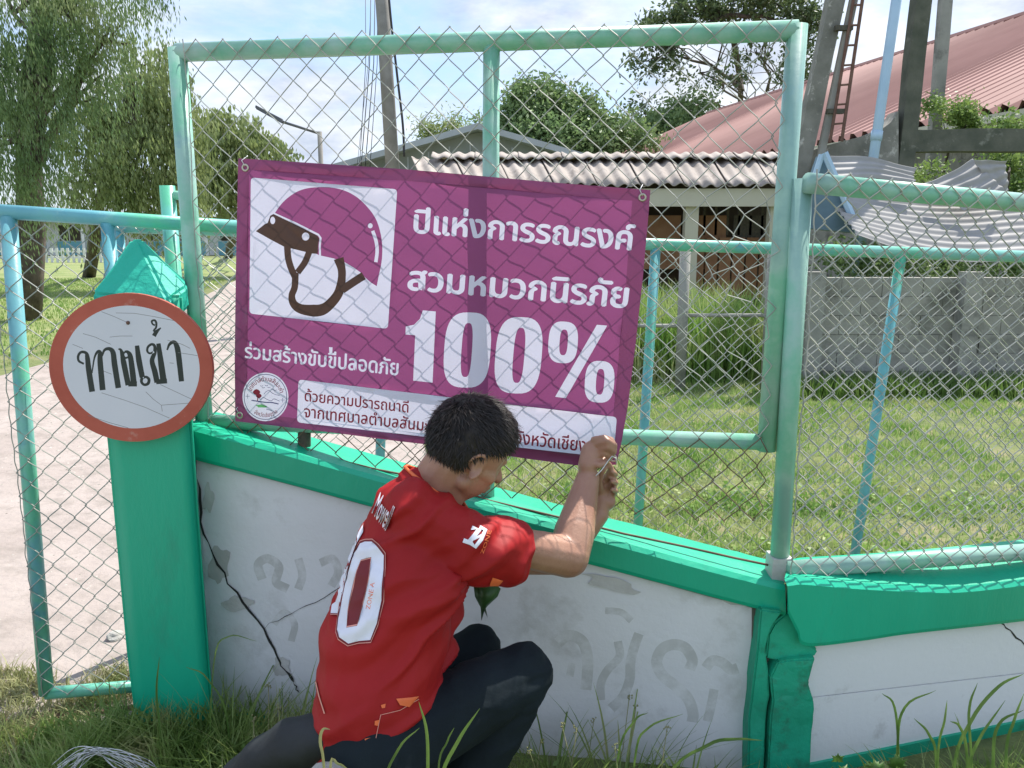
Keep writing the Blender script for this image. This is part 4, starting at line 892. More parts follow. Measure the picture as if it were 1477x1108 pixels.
BOFF = .048
def banner_pt(x, y):
    p = FR(x, y, BOFF); tx = (x-340)/590; ty = (y-230)/400
    w_ = .010*math.sin(tx*5.2+.6)*(.3+ty) + .006*math.sin(tx*11+ty*3) + .004*noise.noise(Vector((x*.02, y*.02, 0)))
    w_ += .035*math.exp(-(((x-885)/45)**2+((y-668)/40)**2))       # the free corner pulled forward by the hands
    return FR(x, y, BOFF+max(w_, -.012))
link('printed_sheet', sheet_mesh('printed_sheet', [banner_pt(x, y) for x, y in Vp], Tp, mi), VIN, bn, True)
M['brass'] = mat('grommet_metal', [(0.55,0.50,0.42)], 5, 0.35, metal=0.7)
for x, y in z5([(57,52),(1407,153),(38,893),(1308,1040)]):
    c = banner_pt(x, y) - nrm*.002; mb = MB(); nI, nJ = 18, 6; V = []
    ex = Vector((1, FK, 0)).normalized(); ez = Vector((0,0,1))
    for i in range(nI):
        for j in range(nJ):
            a = 2*math.pi*i/nI; q = 2*math.pi*j/nJ; r = .0085+.0032*math.cos(q); V.append(c + (ex*math.cos(a)+ez*math.sin(a))*r - nrm*.0022*math.sin(q))
    mb.add(V, [(i*nJ+j, ((i+1) % nI)*nJ+j, ((i+1) % nI)*nJ+(j+1) % nJ, i*nJ+(j+1) % nJ) for i in range(nI) for j in range(nJ)])
    mb.build('grommet', M['brass'], bn, True)
    MB().tube([c+ez*.004, c+ex*-.008+ez*.02-nrm*.004, c+ez*.035+nrm*.02], .0012, 5).build('cable_tie', M['string'], bn, True)

# ================================================================== round sign
sg = thing('entrance_sign', 'round white sign with red rim and black Thai lettering on the pillar', 'sign', tuple(P(190,530,2.24)))
sq = lambda pts: [(60+x/3.359, 330+y/3.359) for x, y in pts]
rim = [(188.5+118*math.cos(a)+ (0), 530+107*math.sin(a)+ 5*math.cos(a)) for a in np.linspace(0, 2*math.pi, 73)[:-1]]
inn = [(189.5+98.5*math.cos(a), 529.5+88.5*math.sin(a)+ 4*math.cos(a)) for a in np.linspace(0, 2*math.pi, 73)[:-1]]
LS = [Shape([inn], 1)]
def ring_(x, y, r): return stroke([(x+r*math.cos(a), y+r*math.sin(a)) for a in np.linspace(0, 6.1, 12)], 9)
for p, w_ in (([(205,655),(180,640),(178,615),(192,598),(215,602),(222,625),(228,680),(245,790)], [9,11,12,12,14,22,26,27]), ([(244,700),(255,630),(268,600),(282,600),(284,650),(296,782)], [6,8,12,20,26,27]),
              ([(292,618),(305,588),(328,582),(346,600),(354,660),(372,772)], [8,12,17,24,27,26]), ([(372,582),(386,592),(398,650),(420,758)], [6,14,26,26]), ([(420,752),(462,752)], [24,24]), ([(448,760),(440,690),(430,620),(418,598),(402,596)], [28,27,24,15,10]), ([(402,596),(396,612),(406,626),(424,620)], [9,9,9,9]),
              ([(462,566),(472,640),(488,720)], [20,27,25]), ([(488,715),(484,742),(498,756),(516,750),(520,730),(506,718),(492,724)], [16,13,12,14,14,11,9]),
              ([(545,596),(524,604),(512,592),(516,572),(534,560),(548,570),(548,600),(535,640),(548,690),(560,745)], [9,9,10,11,12,14,18,22,26,26]), ([(555,742),(608,738)], [22,22]), ([(592,745),(580,660),(566,556)], [30,28,20]),
              ([(608,588),(620,560),(642,550),(658,580),(668,650),(678,740)], [7,13,18,26,26,24]), ([(550,468),(538,462),(534,448),(548,444),(556,458),(554,480),(544,490)], [8,8,9,10,10,9,8]), ([(544,520),(556,500),(578,480)], [20,18,5]), ([(540,492),(556,500)], [8,14])):
    n6 = (len(p)-1)*6+1; LS.append(Shape([sq(stroke(curve(p), [1.05*np.interp(q, np.linspace(0, 1, len(p)), w_) for q in np.linspace(0, 1, n6)]))], 2))
def hair_crack(pts, w_=2.2): return Shape([sq(stroke(pts, w_))], 3)
for p in ([(290,402),(350,425),(410,452)], [(200,508),(260,525),(335,560)], [(360,408),(450,410),(540,425),(640,445)], [(330,525),(380,520),(440,520)], [(575,755),(650,790),(725,825)], [(290,795),(400,830),(500,865),(620,918)], [(505,790),(540,825),(580,855),(715,845)], [(580,855),(585,885)], [(225,905),(330,940),(420,965)], [(610,540),(680,560),(720,580)], [(300,690),(340,705)], [(620,650),(640,652)], [(660,600),(700,606),(755,615)], [(150,560),(200,580)]):
    LS.append(hair_crack(p))
LS.append(Shape([sq(ellipse(419,456,10,10,12))], 3))
Vp, Tp, mi = print_sheet(rim, LS, 0, grid=None)
SY = 2.235
def sgp(x, y, o=0): return P(x, y, SY) + Vector((0, -o, 0))
M['signdark'] = mat('sign_crack_grime', [(0.20,0.19,0.19)], 6, 0.8)
link('painted_face', sheet_mesh('painted_face', [sgp(x, y) for x, y in Vp], Tp, mi), [M['signred'], M['signwhite'], M['signblack'], M['signdark']], sg)
n = len(rim); A_ = [sgp(x, y, -.0003) for x, y in rim]; C_ = [p+Vector((0,.014,0)) for p in A_]
MB().add(A_+C_, [(i, n+i, n+(i+1) % n, (i+1) % n) for i in range(n)] + [tuple(range(2*n-1, n-1, -1))[::-1]]).build('board', M['signred'], sg)
MB().ell(sgp(184.5,465.5,.001), ((.005,0,0),(0,.004,0),(0,0,.005)), 10, 6).build('screw', M['rust'], sg, True)

# ================================================================== the man
def remesh(mb, name, vox, smooth, mats, parent, post=None, cutfn=None, solid=0, plane=None):
    me = mb.mesh('tmp'); o = bpy.data.objects.new('tmp', me); COL.objects.link(o)
    bm = bmesh.new(); bm.from_mesh(me); bmesh.ops.recalc_face_normals(bm, faces=bm.faces); bm.to_mesh(me); bm.free()
    r = o.modifiers.new('r', 'REMESH'); r.mode = 'VOXEL'; r.voxel_size = vox; r.adaptivity = 0
    s = o.modifiers.new('s', 'SMOOTH'); s.iterations = smooth; s.factor = .5
    dg = bpy.context.evaluated_depsgraph_get(); dg.update(); out_ = bpy.data.meshes.new_from_object(o.evaluated_get(dg)); out_.name = name
    bpy.data.objects.remove(o); bpy.data.meshes.remove(me)
    if post:
        n = len(out_.vertices); co = np.empty(n*3); out_.vertices.foreach_get('co', co); co = co.reshape(-1,3); no = np.empty(n*3); out_.vertices.foreach_get('normal', no); no = no.reshape(-1,3)
        co = post(co, no); out_.vertices.foreach_set('co', co.ravel()); out_.update()
    if cutfn:
        bm = bmesh.new(); bm.from_mesh(out_)
        if plane:
            near = [f for f in bm.faces if (f.calc_center_median()-plane[0]).length < .16]; g = set(near); [g.update(f.edges) or g.update(f.verts) for f in near]
            bmesh.ops.bisect_plane(bm, geom=list(g), plane_co=plane[0], plane_no=plane[1])
        dead = [f for f in bm.faces if cutfn(f.calc_center_median())]; bmesh.ops.delete(bm, geom=dead, context='FACES')
        if solid: bmesh.ops.solidify(bm, geom=bm.faces[:], thickness=solid)
        bm.to_mesh(out_); bm.free()
    return link(name, out_, mats, parent, True), out_
man = thing('person', 'man crouching in a red jersey and dark trousers, fastening the banner corner', 'person', tuple(P(600,1290,1.72)))
# joints (photo pixel, distance)
HIP = P(512,1062,1.66); WAIST = P(535,985,1.68); CHEST = P(600,850,1.78); SHM = P(622,765,1.84)
SHR = P(655,772,1.80); SHL = P(640,805,2.07); NECK = P(622,708,1.88)
ELR = P(820,803,1.97); WRR = P(848,690,2.13); ELL = P(806,808,2.16); WRL = P(864,742,2.19)
HC = P(678,648,1.90)
fv = Vector((.74,.42,-.52)).normalized(); uv = Vector((.46,.12,.86)); uv = (uv - fv*uv.dot(fv)).normalized(); rv = fv.cross(uv).normalized()   # rv towards the man's right
if rv.y > 0: rv = -rv
def H(a, b_, c): return HC + fv*a + uv*b_ + rv*c
mb = MB()
mb.ell(H(-.005,.018,0), (fv*.098, rv*.078, uv*.098), 24, 16)          # cranium
mb.ell(H(.028,-.035,0), (fv*.070, rv*.062, uv*.085), 20, 14)          # face
mb.caps(H(.045,-.098,.0), .026, H(.052,-.092,0), .022); mb.caps(H(.0,-.07,.048), .022, H(.045,-.098,.014), .018); mb.caps(H(.0,-.07,-.048), .022, H(.045,-.098,-.014), .018)  # jaw, chin
mb.caps(H(.088,.0,0), .009, H(.112,-.034,0), .0135); mb.caps(H(.102,-.036,.010), .008, H(.102,-.036,-.010), .008)   # nose
mb.caps(H(.082,.014,.028), .012, H(.086,.014,.008), .011); mb.caps(H(.082,.014,-.028), .012, H(.086,.014,-.008), .011)   # brow
mb.caps(H(.092,-.062,.014), .008, H(.092,-.062,-.014), .008); mb.caps(H(.088,-.075,.012), .008, H(.088,-.075,-.012), .008)   # lips
mb.ell(H(.074,-.004,.028), (fv*.013, rv*.014, uv*.012), 10, 8); mb.ell(H(.074,-.004,-.028), (fv*.013, rv*.014, uv*.012), 10, 8)
mb.caps(H(.06,-.035,.042), .020, H(.03,-.03,.052), .018); mb.caps(H(.06,-.035,-.042), .020, H(.03,-.03,-.052), .018)   # cheeks
# ears: rim arc and lobe
for sgn in (1, -1):
    arc_ = [H(-.012+.020*math.cos(R(a)), -.018+.030*math.sin(R(a)), sgn*(.079+.010*abs(math.sin(R(a)))*1.0)) for a in range(-80, 200, 28)]
    for i in range(len(arc_)-1): mb.caps(arc_[i], .0058, arc_[i+1], .0058, 8)
    mb.caps(H(-.004,-.030,sgn*.076), .008, H(-.006,-.046,sgn*.078), .0085, 8); mb.caps(H(-.01,-.01,sgn*.073), .012, H(-.008,-.03,sgn*.073), .010, 8)
nb = P(612,728,1.90)
mb.caps(nb, .068, H(-.035,-.055,0), .056); mb.caps(H(0,-.06,0), .05, nb+Vector((.03,.0,0)), .058)     # neck
mb.caps(nb, .07, P(615,850,1.82), .075)
def arm(sh, el, wr, r0, r1, r2, r3):
    mb.caps(sh, r0, sh.lerp(el, .5), r0*.95); mb.caps(sh.lerp(el, .4), r0*.95, el, r1)
    d = wr-el; mb.caps(el, r1*.98, el+d*.3, r2); mb.caps(el+d*.28, r2, wr, r3)
arm(SHR, ELR, WRR, .049, .055, .055, .033); arm(SHL, ELL, WRL, .046, .042, .045, .029)
mb.ell(SHR.lerp(ELR, .72)+Vector((0,-.004,.004)), (Vector((.055,.02,0)), Vector((0,.045,0)), Vector((0,0,.048))), 12, 8)
hx = lambda x, y, Y: P(780+x/6.156, 580+y/6.156, Y)
# right hand: back of the hand towards us, fingers bent over the corner of the banner
pal = [hx(415,560,2.13), hx(455,440,2.15), hx(520,380,2.17)]
mb.caps(WRR, .027, pal[0], .026); mb.caps(pal[0], .027, pal[1], .031); mb.caps(pal[1], .030, pal[2], .026); mb.caps(hx(470,520,2.14), .022, hx(520,470,2.16), .022)
for chain, r in (([(470,335,2.14),(560,318,2.12),(625,335,2.13),(655,385,2.15)], .0095), ([(505,370,2.13),(590,345,2.11),(655,385,2.12),(650,440,2.14)], .0098),
                 ([(520,420,2.13),(600,400,2.11),(650,440,2.12),(625,490,2.14)], .0092), ([(505,470,2.13),(575,460,2.12),(612,492,2.13),(588,525,2.15)], .0082), ([(470,540,2.12),(515,560,2.11),(555,545,2.12),(590,520,2.14)], .0098)):
    q = [hx(*c) for c in chain]
    for i in range(3): mb.caps(q[i], r*(1.06-.07*i), q[i+1], r*(1-.07*i), 10)
# left hand: palm seen from inside, fingers curling up to the tie
mb.caps(WRL, .026, hx(545,870,2.20), .027); mb.caps(hx(530,900,2.2), .025, hx(555,700,2.21), .022); mb.caps(hx(600,890,2.2), .022, hx(570,760,2.22), .022)
for chain, r in (([(560,700,2.2),(600,640,2.18),(625,590,2.17),(600,545,2.16)], .0098), ([(580,720,2.21),(635,675,2.2),(662,640,2.18),(640,622,2.165)], .0094),
                 ([(585,770,2.21),(640,750,2.2),(668,715,2.18),(632,705,2.165)], .0092), ([(590,820,2.21),(645,825,2.2),(668,790,2.18),(632,778,2.165)], .0085), ([(530,800,2.19),(520,700,2.17),(530,640,2.16),(565,590,2.155)], .0102)):
    q = [hx(*c) for c in chain]
    for i in range(3): mb.caps(q[i], r*(1.06-.07*i), q[i+1], r*(1-.07*i), 10)
body, _ = remesh(mb, 'body', .0042, 5, M['skin'], man)
MB().tube([hx(*c) for c in ((490,655,2.10),(540,605,2.105),(600,520,2.12),(632,480,2.12),(668,500,2.13),(672,545,2.14))], .0016, 5).build('tie_wire', M['string'], man, True)
# hair
HA = (fv*.116, rv*.088, uv*.110); HCc = H(-.008,.024,0)
def hair_region(a, b_, c): return b_ > -.62 + 1.15*max(0, a+.32) + (.25 if abs(c) > .75 and a > -.25 and b_ < .05 else 0)
bm = bmesh.new(); bmesh.ops.create_uvsphere(bm, u_segments=72, v_segments=44, radius=1)
bmesh.ops.delete(bm, geom=[f for f in bm.faces if not hair_region(*f.calc_center_median()[:][0:1], f.calc_center_median().z, f.calc_center_median().y)], context='FACES')
for v in bm.verts:
    a, c, b_ = v.co.x, v.co.y, v.co.z; edge = min(1, max(0, (b_-(-.62+1.15*max(0, a+.32)))*3.5)); k = .93+.07*edge+.07*noise.noise(v.co*3.5)+.04*noise.noise(v.co*9)
    v.co = HCc + (HA[0]*a + HA[1]*c + HA[2]*b_)*k
me = bpy.data.meshes.new('hair'); bm.to_mesh(me); bm.free(); hair = link('hair', me, M['hair'], man, True)
rs = np.random.default_rng(4); V = []; Fc = []
crown_ = Vector((-.55, .05, .83)); cnt = 0
while cnt < 9000:
    d = Vector(rs.normal(size=3)).normalized(); a, c, b_ = d.x, d.y, d.z
    if not hair_region(a, b_, c): continue
    loc = d; away = (d - crown_); away = away - d*away.dot(d); away = away.normalized() if away.length > .01 else Vector((1,0,0))
    fw = Vector((1,0,.1)); t = (away*.75 + (fw - d*fw.dot(d))*(.55 if b_ > .1 else .0) + Vector(rs.normal(size=3))*.22); t = (t - d*t.dot(d)).normalized()
    ln = (.30 if b_ > .25 else .20)*rs.uniform(.7, 1.3); side = d.cross(t)*(.016*rs.uniform(.6,1.4)); lift = rs.uniform(.02, .10) + (.10 if rs.random() < .07 else 0)
    prev = []
    for q in range(4):
        s = q/3; p = d*(.985+lift*s*(1.2-.7*s)) + t*ln*s; p = p * ((.985 + lift*s*1.0)/max(p.length, 1e-6)) if q else p
        ws = side*(1-s*.9)
        for sg_ in (-1, 1):
            w_ = p + ws*sg_; V.append(HCc + HA[0]*w_.x + HA[1]*w_.y + HA[2]*w_.z)
    b0 = cnt*8
    for q in range(3): Fc.append((b0+2*q, b0+2*q+1, b0+2*q+3, b0+2*q+2))
    cnt += 1
st_ = link('hair_strands', fast_mesh('hair_strands', V, Fc), M['hair'], man); st_['kind'] = 'stuff'
# shirt
mb = MB()
tors = [(NECK+Vector((-.02,-.0,-.03)), .085), (P(596,765,1.86), .128), (P(580,850,1.80), .145), (P(552,935,1.75), .145), (P(542,1010,1.70), .138), (P(532,1065,1.67), .128)]
for i in range(len(tors)-1): mb.caps(tors[i][0], tors[i][1], tors[i+1][0], tors[i+1][1], 20)
mb.caps(P(618,905,1.86), .07, P(630,820,1.92), .09, 16); mb.caps(P(580,1000,1.76), .07, P(622,925,1.84), .065)
mb.caps(P(600,745,1.80), .085, SHR, .078); mb.caps(P(600,760,1.90), .085, SHL, .075); mb.caps(SHR, .080, P(692,790,1.84), .080); mb.caps(P(692,790,1.84), .080, P(775,805,1.92), .077, 18)
mb.caps(SHL, .074, P(735,815,2.13), .060)
mb.caps(P(530,1078,1.66), .118, P(518,1112,1.64), .10, 16)
sl_end = P(738,808,1.895); sl_dir = (ELR-SHR).normalized(); sl_endL = P(735,795,2.08); sl_dirL = (ELL-SHL).normalized()
fold_dir = (P(720,790,1.85)-P(520,960,1.7)).normalized(); fold_n = (P(560,820,1.75)-P(640,960,1.8)).normalized()
def folds(co, no):
    out_ = co.copy()
    sz = np.asarray(P(680,840,1.86)); fd = np.asarray(fold_dir); fnn = np.asarray(fold_n)
    for i in range(len(co)):
        p = co[i]; v = Vector(p); s = v.dot(fold_dir); q = v.dot(fold_n)
        d0 = (v - Vector(sz)).length; wgt = math.exp(-(d0/.28)**2)
        n1 = noise.noise(Vector((s*3.2, q*22, .5)))*(.3+wgt) ; n2 = noise.noise(Vector((s*6+4, q*45, 1.5)))*.4
        n3 = noise.noise(v*9)
        n4 = 1-abs(noise.noise(Vector((s*2.4, q*15+.9*noise.noise(v*6), 7.5))))*3.4; n5 = 1-abs(noise.noise(Vector((s*4, q*6+1.1*noise.noise(v*4), 3.5))))*4; h = .018*n1 + .006*n2 + .006*n3 + .015*max(0, n4)*(.4+wgt) + .010*max(0, n5)*.8 - .006
        out_[i] = p + no[i]*h
    return out_
def cut(c):
    if (c-sl_end).dot(sl_dir) > 0 and (c-sl_end).length < .15 and c.y < 2.04: return True
    if c.y < 2.05 and (c-P(632,700,1.90)).length < .075 and (c-NECK).dot(Vector((.35,.15,.9)).normalized()) > -.035+0: return True
    return False
shirt, sme = remesh(mb, 'jersey', .0060, 6, M['shirt'], man, post=folds, cutfn=cut, solid=0, plane=(sl_end, sl_dir))
sbase = ROOT['person']
# collar
nk = [P(x, y, Y) for x, y, Y in ((574,684,1.86),(580,700,1.82),(600,716,1.80),(626,730,1.80),(650,742,1.83),(668,745,1.90),(650,712,1.98),(605,688,1.97),(578,680,1.92))]
nk2 = [P(x, y, Y) for x, y, Y in ((584,674,1.87),(597,686,1.83),(618,702,1.815),(642,720,1.815),(664,734,1.84),(676,738,1.90),(656,704,1.97),(612,680,1.96),(588,672,1.92))]
k = len(nk); V = nk + nk2; F_ = [(i, (i+1) % k, k+(i+1) % k, k+i) for i in range(k)]
bm = bmesh.new(); vv = [bm.verts.new(p) for p in V]; [bm.faces.new([vv[i] for i in f]) for f in F_]; bmesh.ops.subdivide_edges(bm, edges=bm.edges[:], cuts=3, use_grid_fill=True, smooth=.6); bmesh.ops.solidify(bm, geom=bm.faces[:], thickness=.004); bmesh.ops.recalc_face_normals(bm, faces=bm.faces)
me = bpy.data.meshes.new('collar'); bm.to_mesh(me); bm.free(); link('collar', me, M['shirt'], man, True)
MB().tube([p+Vector((0,-.002,.001)) for p in nk2] + [nk2[0]], .0042, 6).build('collar_piping', M['orange'], man, True)
# trousers
HR = P(545,1085,1.64); HL = P(520,1060,1.84); KR = P(758,968,1.86); KL = P(690,935,2.05); AR = P(610,1255,1.74); AL = P(585,1200,2.0)
mb = MB(); mb.caps(HR, .125, HL, .12, 18); mb.caps(HR, .112, HR.lerp(KR, .55), .092, 18); mb.caps(HR.lerp(KR, .5), .094, KR, .072, 18); mb.caps(KR, .071, KR.lerp(AR, .35), .072, 16); mb.caps(KR.lerp(AR, .3), .074, AR, .052, 16)
mb.caps(HL, .108, HL.lerp(KL, .5), .09, 18); mb.caps(HL.lerp(KL, .5), .09, KL, .068, 16); mb.caps(KL, .068, AL, .052, 16)
def jfold(co, no):
    out_ = co.copy()
    for i in range(len(co)):
        v = Vector(co[i]); kk = math.exp(-((v-KR).length/.13)**2); n4 = max(0, 1-abs(noise.noise(Vector((v.x*7+v.z*5, v.y*7, v.z*9-v.x*5))))*4); out_[i] = co[i] + no[i]*(.006*noise.noise(v*8) + .0035*n4 + .008*kk*noise.noise(Vector((v.x*10, v.y*10, v.z*45))) + .003*noise.noise(Vector((v.x*30, v.y*9, v.z*14))))
    return out_
remesh(mb, 'trousers', .007, 6, M['denim'], man, post=jfold)
for A1 in (AR, AL):
    mb = MB(); s0 = Vector((A1.x-.03, A1.y-.01, .045)); tdir = Vector((.9,.42,0)).normalized()
    mb.caps(s0, .042, s0+tdir*.20, .036); mb.caps(s0, .045, A1, .046); mb.caps(s0+tdir*.1+Vector((0,0,.012)), .042, s0+tdir*.02+Vector((0,0,.03)), .045)
    remesh(mb, 'shoe', .006, 4, M['rubber'], man)
# prints laid on the jersey
bm = bmesh.new(); bm.from_mesh(sme); bvh = BVHTree.FromBMesh(bm); bm.free()
z3 = lambda pts: [(460+x/3.693, 660+y/3.693) for x, y in pts]
z1 = lambda pts: [(400+x/2.6375, 540+y/2.6375) for x, y in pts]
def decal(name, outline, layers, base, mats, lift=.0028, grid=3):
    Vp, Tp, mi = print_sheet(outline, layers, base, grid=grid); V3 = []; ok = []
    for x, y in Vp:
        d = ray(x, y).normalized(); h = bvh.ray_cast(CAM-sbase, d)
        if h[0] is None or h[3] > 2.4: V3.append(CAM); ok.append(False)
        else: V3.append(h[0] + sbase + h[1]*lift - d*.0006); ok.append(True)
    kp = []
    for q, t in enumerate(Tp):
        if mi[q] < 0 or not all(ok[i] for i in t): continue
        a, b_, c = (V3[i] for i in t)
        if max((a-b_).length, (b_-c).length, (c-a).length) > .06: continue
        kp.append(q)
    if len(kp) == 0:
        print('DECAL EMPTY', name, len(Vp), sum(ok)); return None
    Tk = Tp[kp]; used = np.unique(Tk); rm = np.zeros(len(V3), int); rm[used] = np.arange(len(used))
    return link(name, sheet_mesh(name, [V3[i] for i in used], rm[Tk], mi[kp]), mats, man, True)
PM = [M['wprint'], M['sprint'], M['darkred'], M['orange']]
def grow(l, d):
    c = np.mean(l, axis=0); return [tuple(np.array(p) + (np.array(p)-c)/np.linalg.norm(np.array(p)-c)*d) for p in l]
o0 = [(248,452),(285,450),(318,480),(348,522),(345,600),(332,760),(310,880),(276,972),(215,975),(160,990),(112,955),(100,920),(108,860),(128,760),(150,650),(188,520),(222,462)]
i0 = [(228,545),(282,530),(272,640),(240,780),(208,898),(150,910),(158,810),(182,690),(205,600)]
Lz = [Shape([z3(o0), z3(i0)], 0), Shape([z3(grow(i0,-2)), z3(grow(i0,-9))], 1), Shape([z3(grow(i0,-9))], 2)]
Lz += [Text('ZONE A', z3([(276,812)])[0], z3([(302,668)])[0], 6, 6, (-1,-.15), (-1,-.15), 3, .0)]
decal('number_print', z3(grow(o0, 16)), [Shape([z3(grow(o0, 16))], 1), Shape([z3(grow(o0, 12))], 2)] + Lz, 2, PM)
one = [(238,360),(238,402),(200,470),(165,570),(140,680),(118,790),(108,832),(66,832),(74,780),(98,760),(104,700),(125,640),(120,622),(140,590),(160,540),(190,450),(215,400)]
decal('number_print', z3(grow(one, 9)), [Shape([z3(grow(one, 5))], 2), Shape([z3(one)], 0)], 1, PM)
nm = Text('Mowell', z3([(288,292)])[0], z3([(358,390)])[0], 30, 36, (.38,-.92), (.38,-.92), 1, .03)
decal('name_print', z3([(225,310),(365,450),(470,250),(340,110)]), [nm, Text('Mowell', z3([(288,292)])[0], z3([(358,390)])[0], 30, 36, (.38,-.92), (.38,-.92), 0, .008)], -1, PM, grid=1.4)
zo = z1([(690,560),(830,560),(830,700),(690,700)])
decal('sleeve_logo', zo, [Shape([z1(stroke([(738,586),(766,594),(728,640)], 17))], 0), Shape([z1(stroke([(708,632),(736,642),(752,656),(774,628),(790,594),(768,584)], 15))], 0), Shape([z1(stroke([(745,628),(778,612)], 9))], 0),
      Text('ZONE', z1([(782,682)])[0], z1([(812,598)])[0], 5, 5, (-.9,-.2), (-.9,-.2), 3, .02)], -1, PM)
decal('sleeve_patch', z1([(818,770),(858,782),(836,824),(800,812)]), [], 3, PM)
zb4 = lambda pts: [(400+x/2.954, 733+y/2.954) for x, y in pts]
for q in ([(505,812),(600,800),(560,846),(520,838)], [(372,980),(400,975),(425,1075),(395,1088)], [(415,905),(436,900),(428,925),(414,922)], [(440,838),(460,832),(458,850),(444,852)]):
    decal('hem_print', zb4(q), [], 3, PM)
decal('hem_line', zb4(stroke([(168,740),(182,800),(205,875)], 5)), [], 1, PM, grid=None)
decal('hem_line', zb4(stroke([(600,812),(520,860),(440,880),(420,985),(470,1030)], 2.5)), [], 1, PM, grid=None)

# ================================================================== small things near the wall
bd = thing('black_bundle', 'rounded black cloth bundle lying on the weeds behind the man', 'bundle', tuple(P(400,1150,1.7)))
mb = MB(); q = [P(470,1062,1.64), P(425,1072,1.66), P(385,1092,1.68), P(350,1120,1.70), P(325,1170,1.74)]
for i in range(4): mb.caps(q[i], [.055,.058,.055,.05,.045][i], q[i+1], [.055,.058,.055,.05,.045][i+1], 16)
mb.caps(P(420,1100,1.66), .05, P(360,1180,1.72), .06); mb.caps(P(470,1140,1.64), .08, P(360,1240,1.72), .09); mb.caps(P(430,1250,1.7), .12, P(390,1300,1.72), .12)
def bf(co, no):
    o = co.copy()
    for i in range(len(co)): o[i] = co[i] + no[i]*.006*noise.noise(Vector(co[i])*16)
    return o
remesh(mb, 'cloth', .008, 5, M['black'], bd, post=bf)
def rock(px, py, Y, r, label, c=None):
    bm = bmesh.new(); bmesh.ops.create_icosphere(bm, subdivisions=3, radius=r); c = c or P(px, py, Y)
    for v in bm.verts: v.co *= 1+.35*noise.noise(v.co*9/r*.12)+.12*noise.noise(v.co*40); v.co.z *= .7; v.co += c
    me = bpy.data.meshes.new('stone'); bm.to_mesh(me); bm.free(); return link('stone', me, M['stone'], None, False, label=label, cat='stone')
rock(470,1128,1.50,.045, 'pale rough stone on the weeds below the jersey hem')
rock(166,912,2.9,.030, 'small grey stone on the road beside the pillar', PG(166, 918, .015))
# white string tangle
sr = random.Random(3); mb = MB()
for k in range(16):
    x0_, y0_ = 95+sr.uniform(-20,15), 1096+sr.uniform(-6,14); pk = 150+sr.uniform(-20,25); tp_ = 1078+sr.uniform(0,14)
    pts = [P(x, y, 1.95+sr.uniform(-.03,.03)) for x, y in curve([(x0_, y0_+12), ((x0_+pk)/2, (y0_+tp_)/2-6), (pk, tp_), (pk+35+sr.uniform(-10,20), tp_+12+sr.uniform(0,14)), (pk+60, tp_+36)], 5)]
    mb.tube(pts, .0011, 4)
mb.build('string_tangle', M['string'], None, True, label='tangle of thin white string on the grass at bottom left', cat='string')
# green leaves with long tips by the wall under the arm
lf = thing('wall_sprout', 'dark green pointed leaves hanging on the wall under his right arm', 'plant', tuple(P(705,860,2.16)))
def leaf(pts, Y, par, m, name='leaf', bend=.015):
    a = [P(x, y, Y) for x, y in pts]; c = sum(a, Vector())/len(a) + Vector((0,-bend,0)); n = len(a); me = MB().add(a+[c], [(i, (i+1) % n, n) for i in range(n)]).mesh(name); thicken(me, .0006); return link(name, me, m, par, True)
M['sprout'] = mat('glossy_leaf', [(0.035,0.10,0.03),(0.06,0.15,0.04)], 20, 0.4, trans=.25)
leaf(z1([(748,810),(770,800),(790,810),(800,860),(792,890),(800,925),(785,895),(770,880),(752,845)]), 2.03, lf, M['sprout'])
leaf(z1([(770,800),(820,790),(850,815),(838,845),(800,880),(782,905),(776,935),(774,890),(765,850)]), 2.02, lf, M['sprout'])
MB().tube([P(*z1([(800,790)])[0], 2.08), P(*z1([(830,760)])[0], 2.12), P(*z1([(840,730)])[0], 2.2)], .002, 5).build('stem', M['sprout'], lf, True)

# ---- grit and dead leaves on the road
pb_n = 2600; X_ = RNG.uniform(-4.5, -1.15, pb_n); Y_ = RNG.uniform(1.9, 8.5, pb_n); S_ = RNG.uniform(.003, .011, pb_n)*(1+(Y_ > 5)*.6); V = []; Fc = []
for i in range(pb_n):
    a = RNG.uniform(0, 6.28); b0 = len(V); sx, sy, sz = S_[i], S_[i]*.7, S_[i]*.45
    V += [(X_[i]+sx*math.cos(a+q*1.5708)*(1 if q % 2 else .8), Y_[i]+sy*math.sin(a+q*1.5708), .006) for q in range(4)] + [(X_[i]+sx*.2, Y_[i], .006+sz)]
    Fc += [(b0+q, b0+(q+1) % 4, b0+4) for q in range(4)]
link('road_grit', fast_mesh('road_grit', V, Fc), M['pebble'], kind='stuff', label='small stones and grit scattered on the pale road', cat='grit')
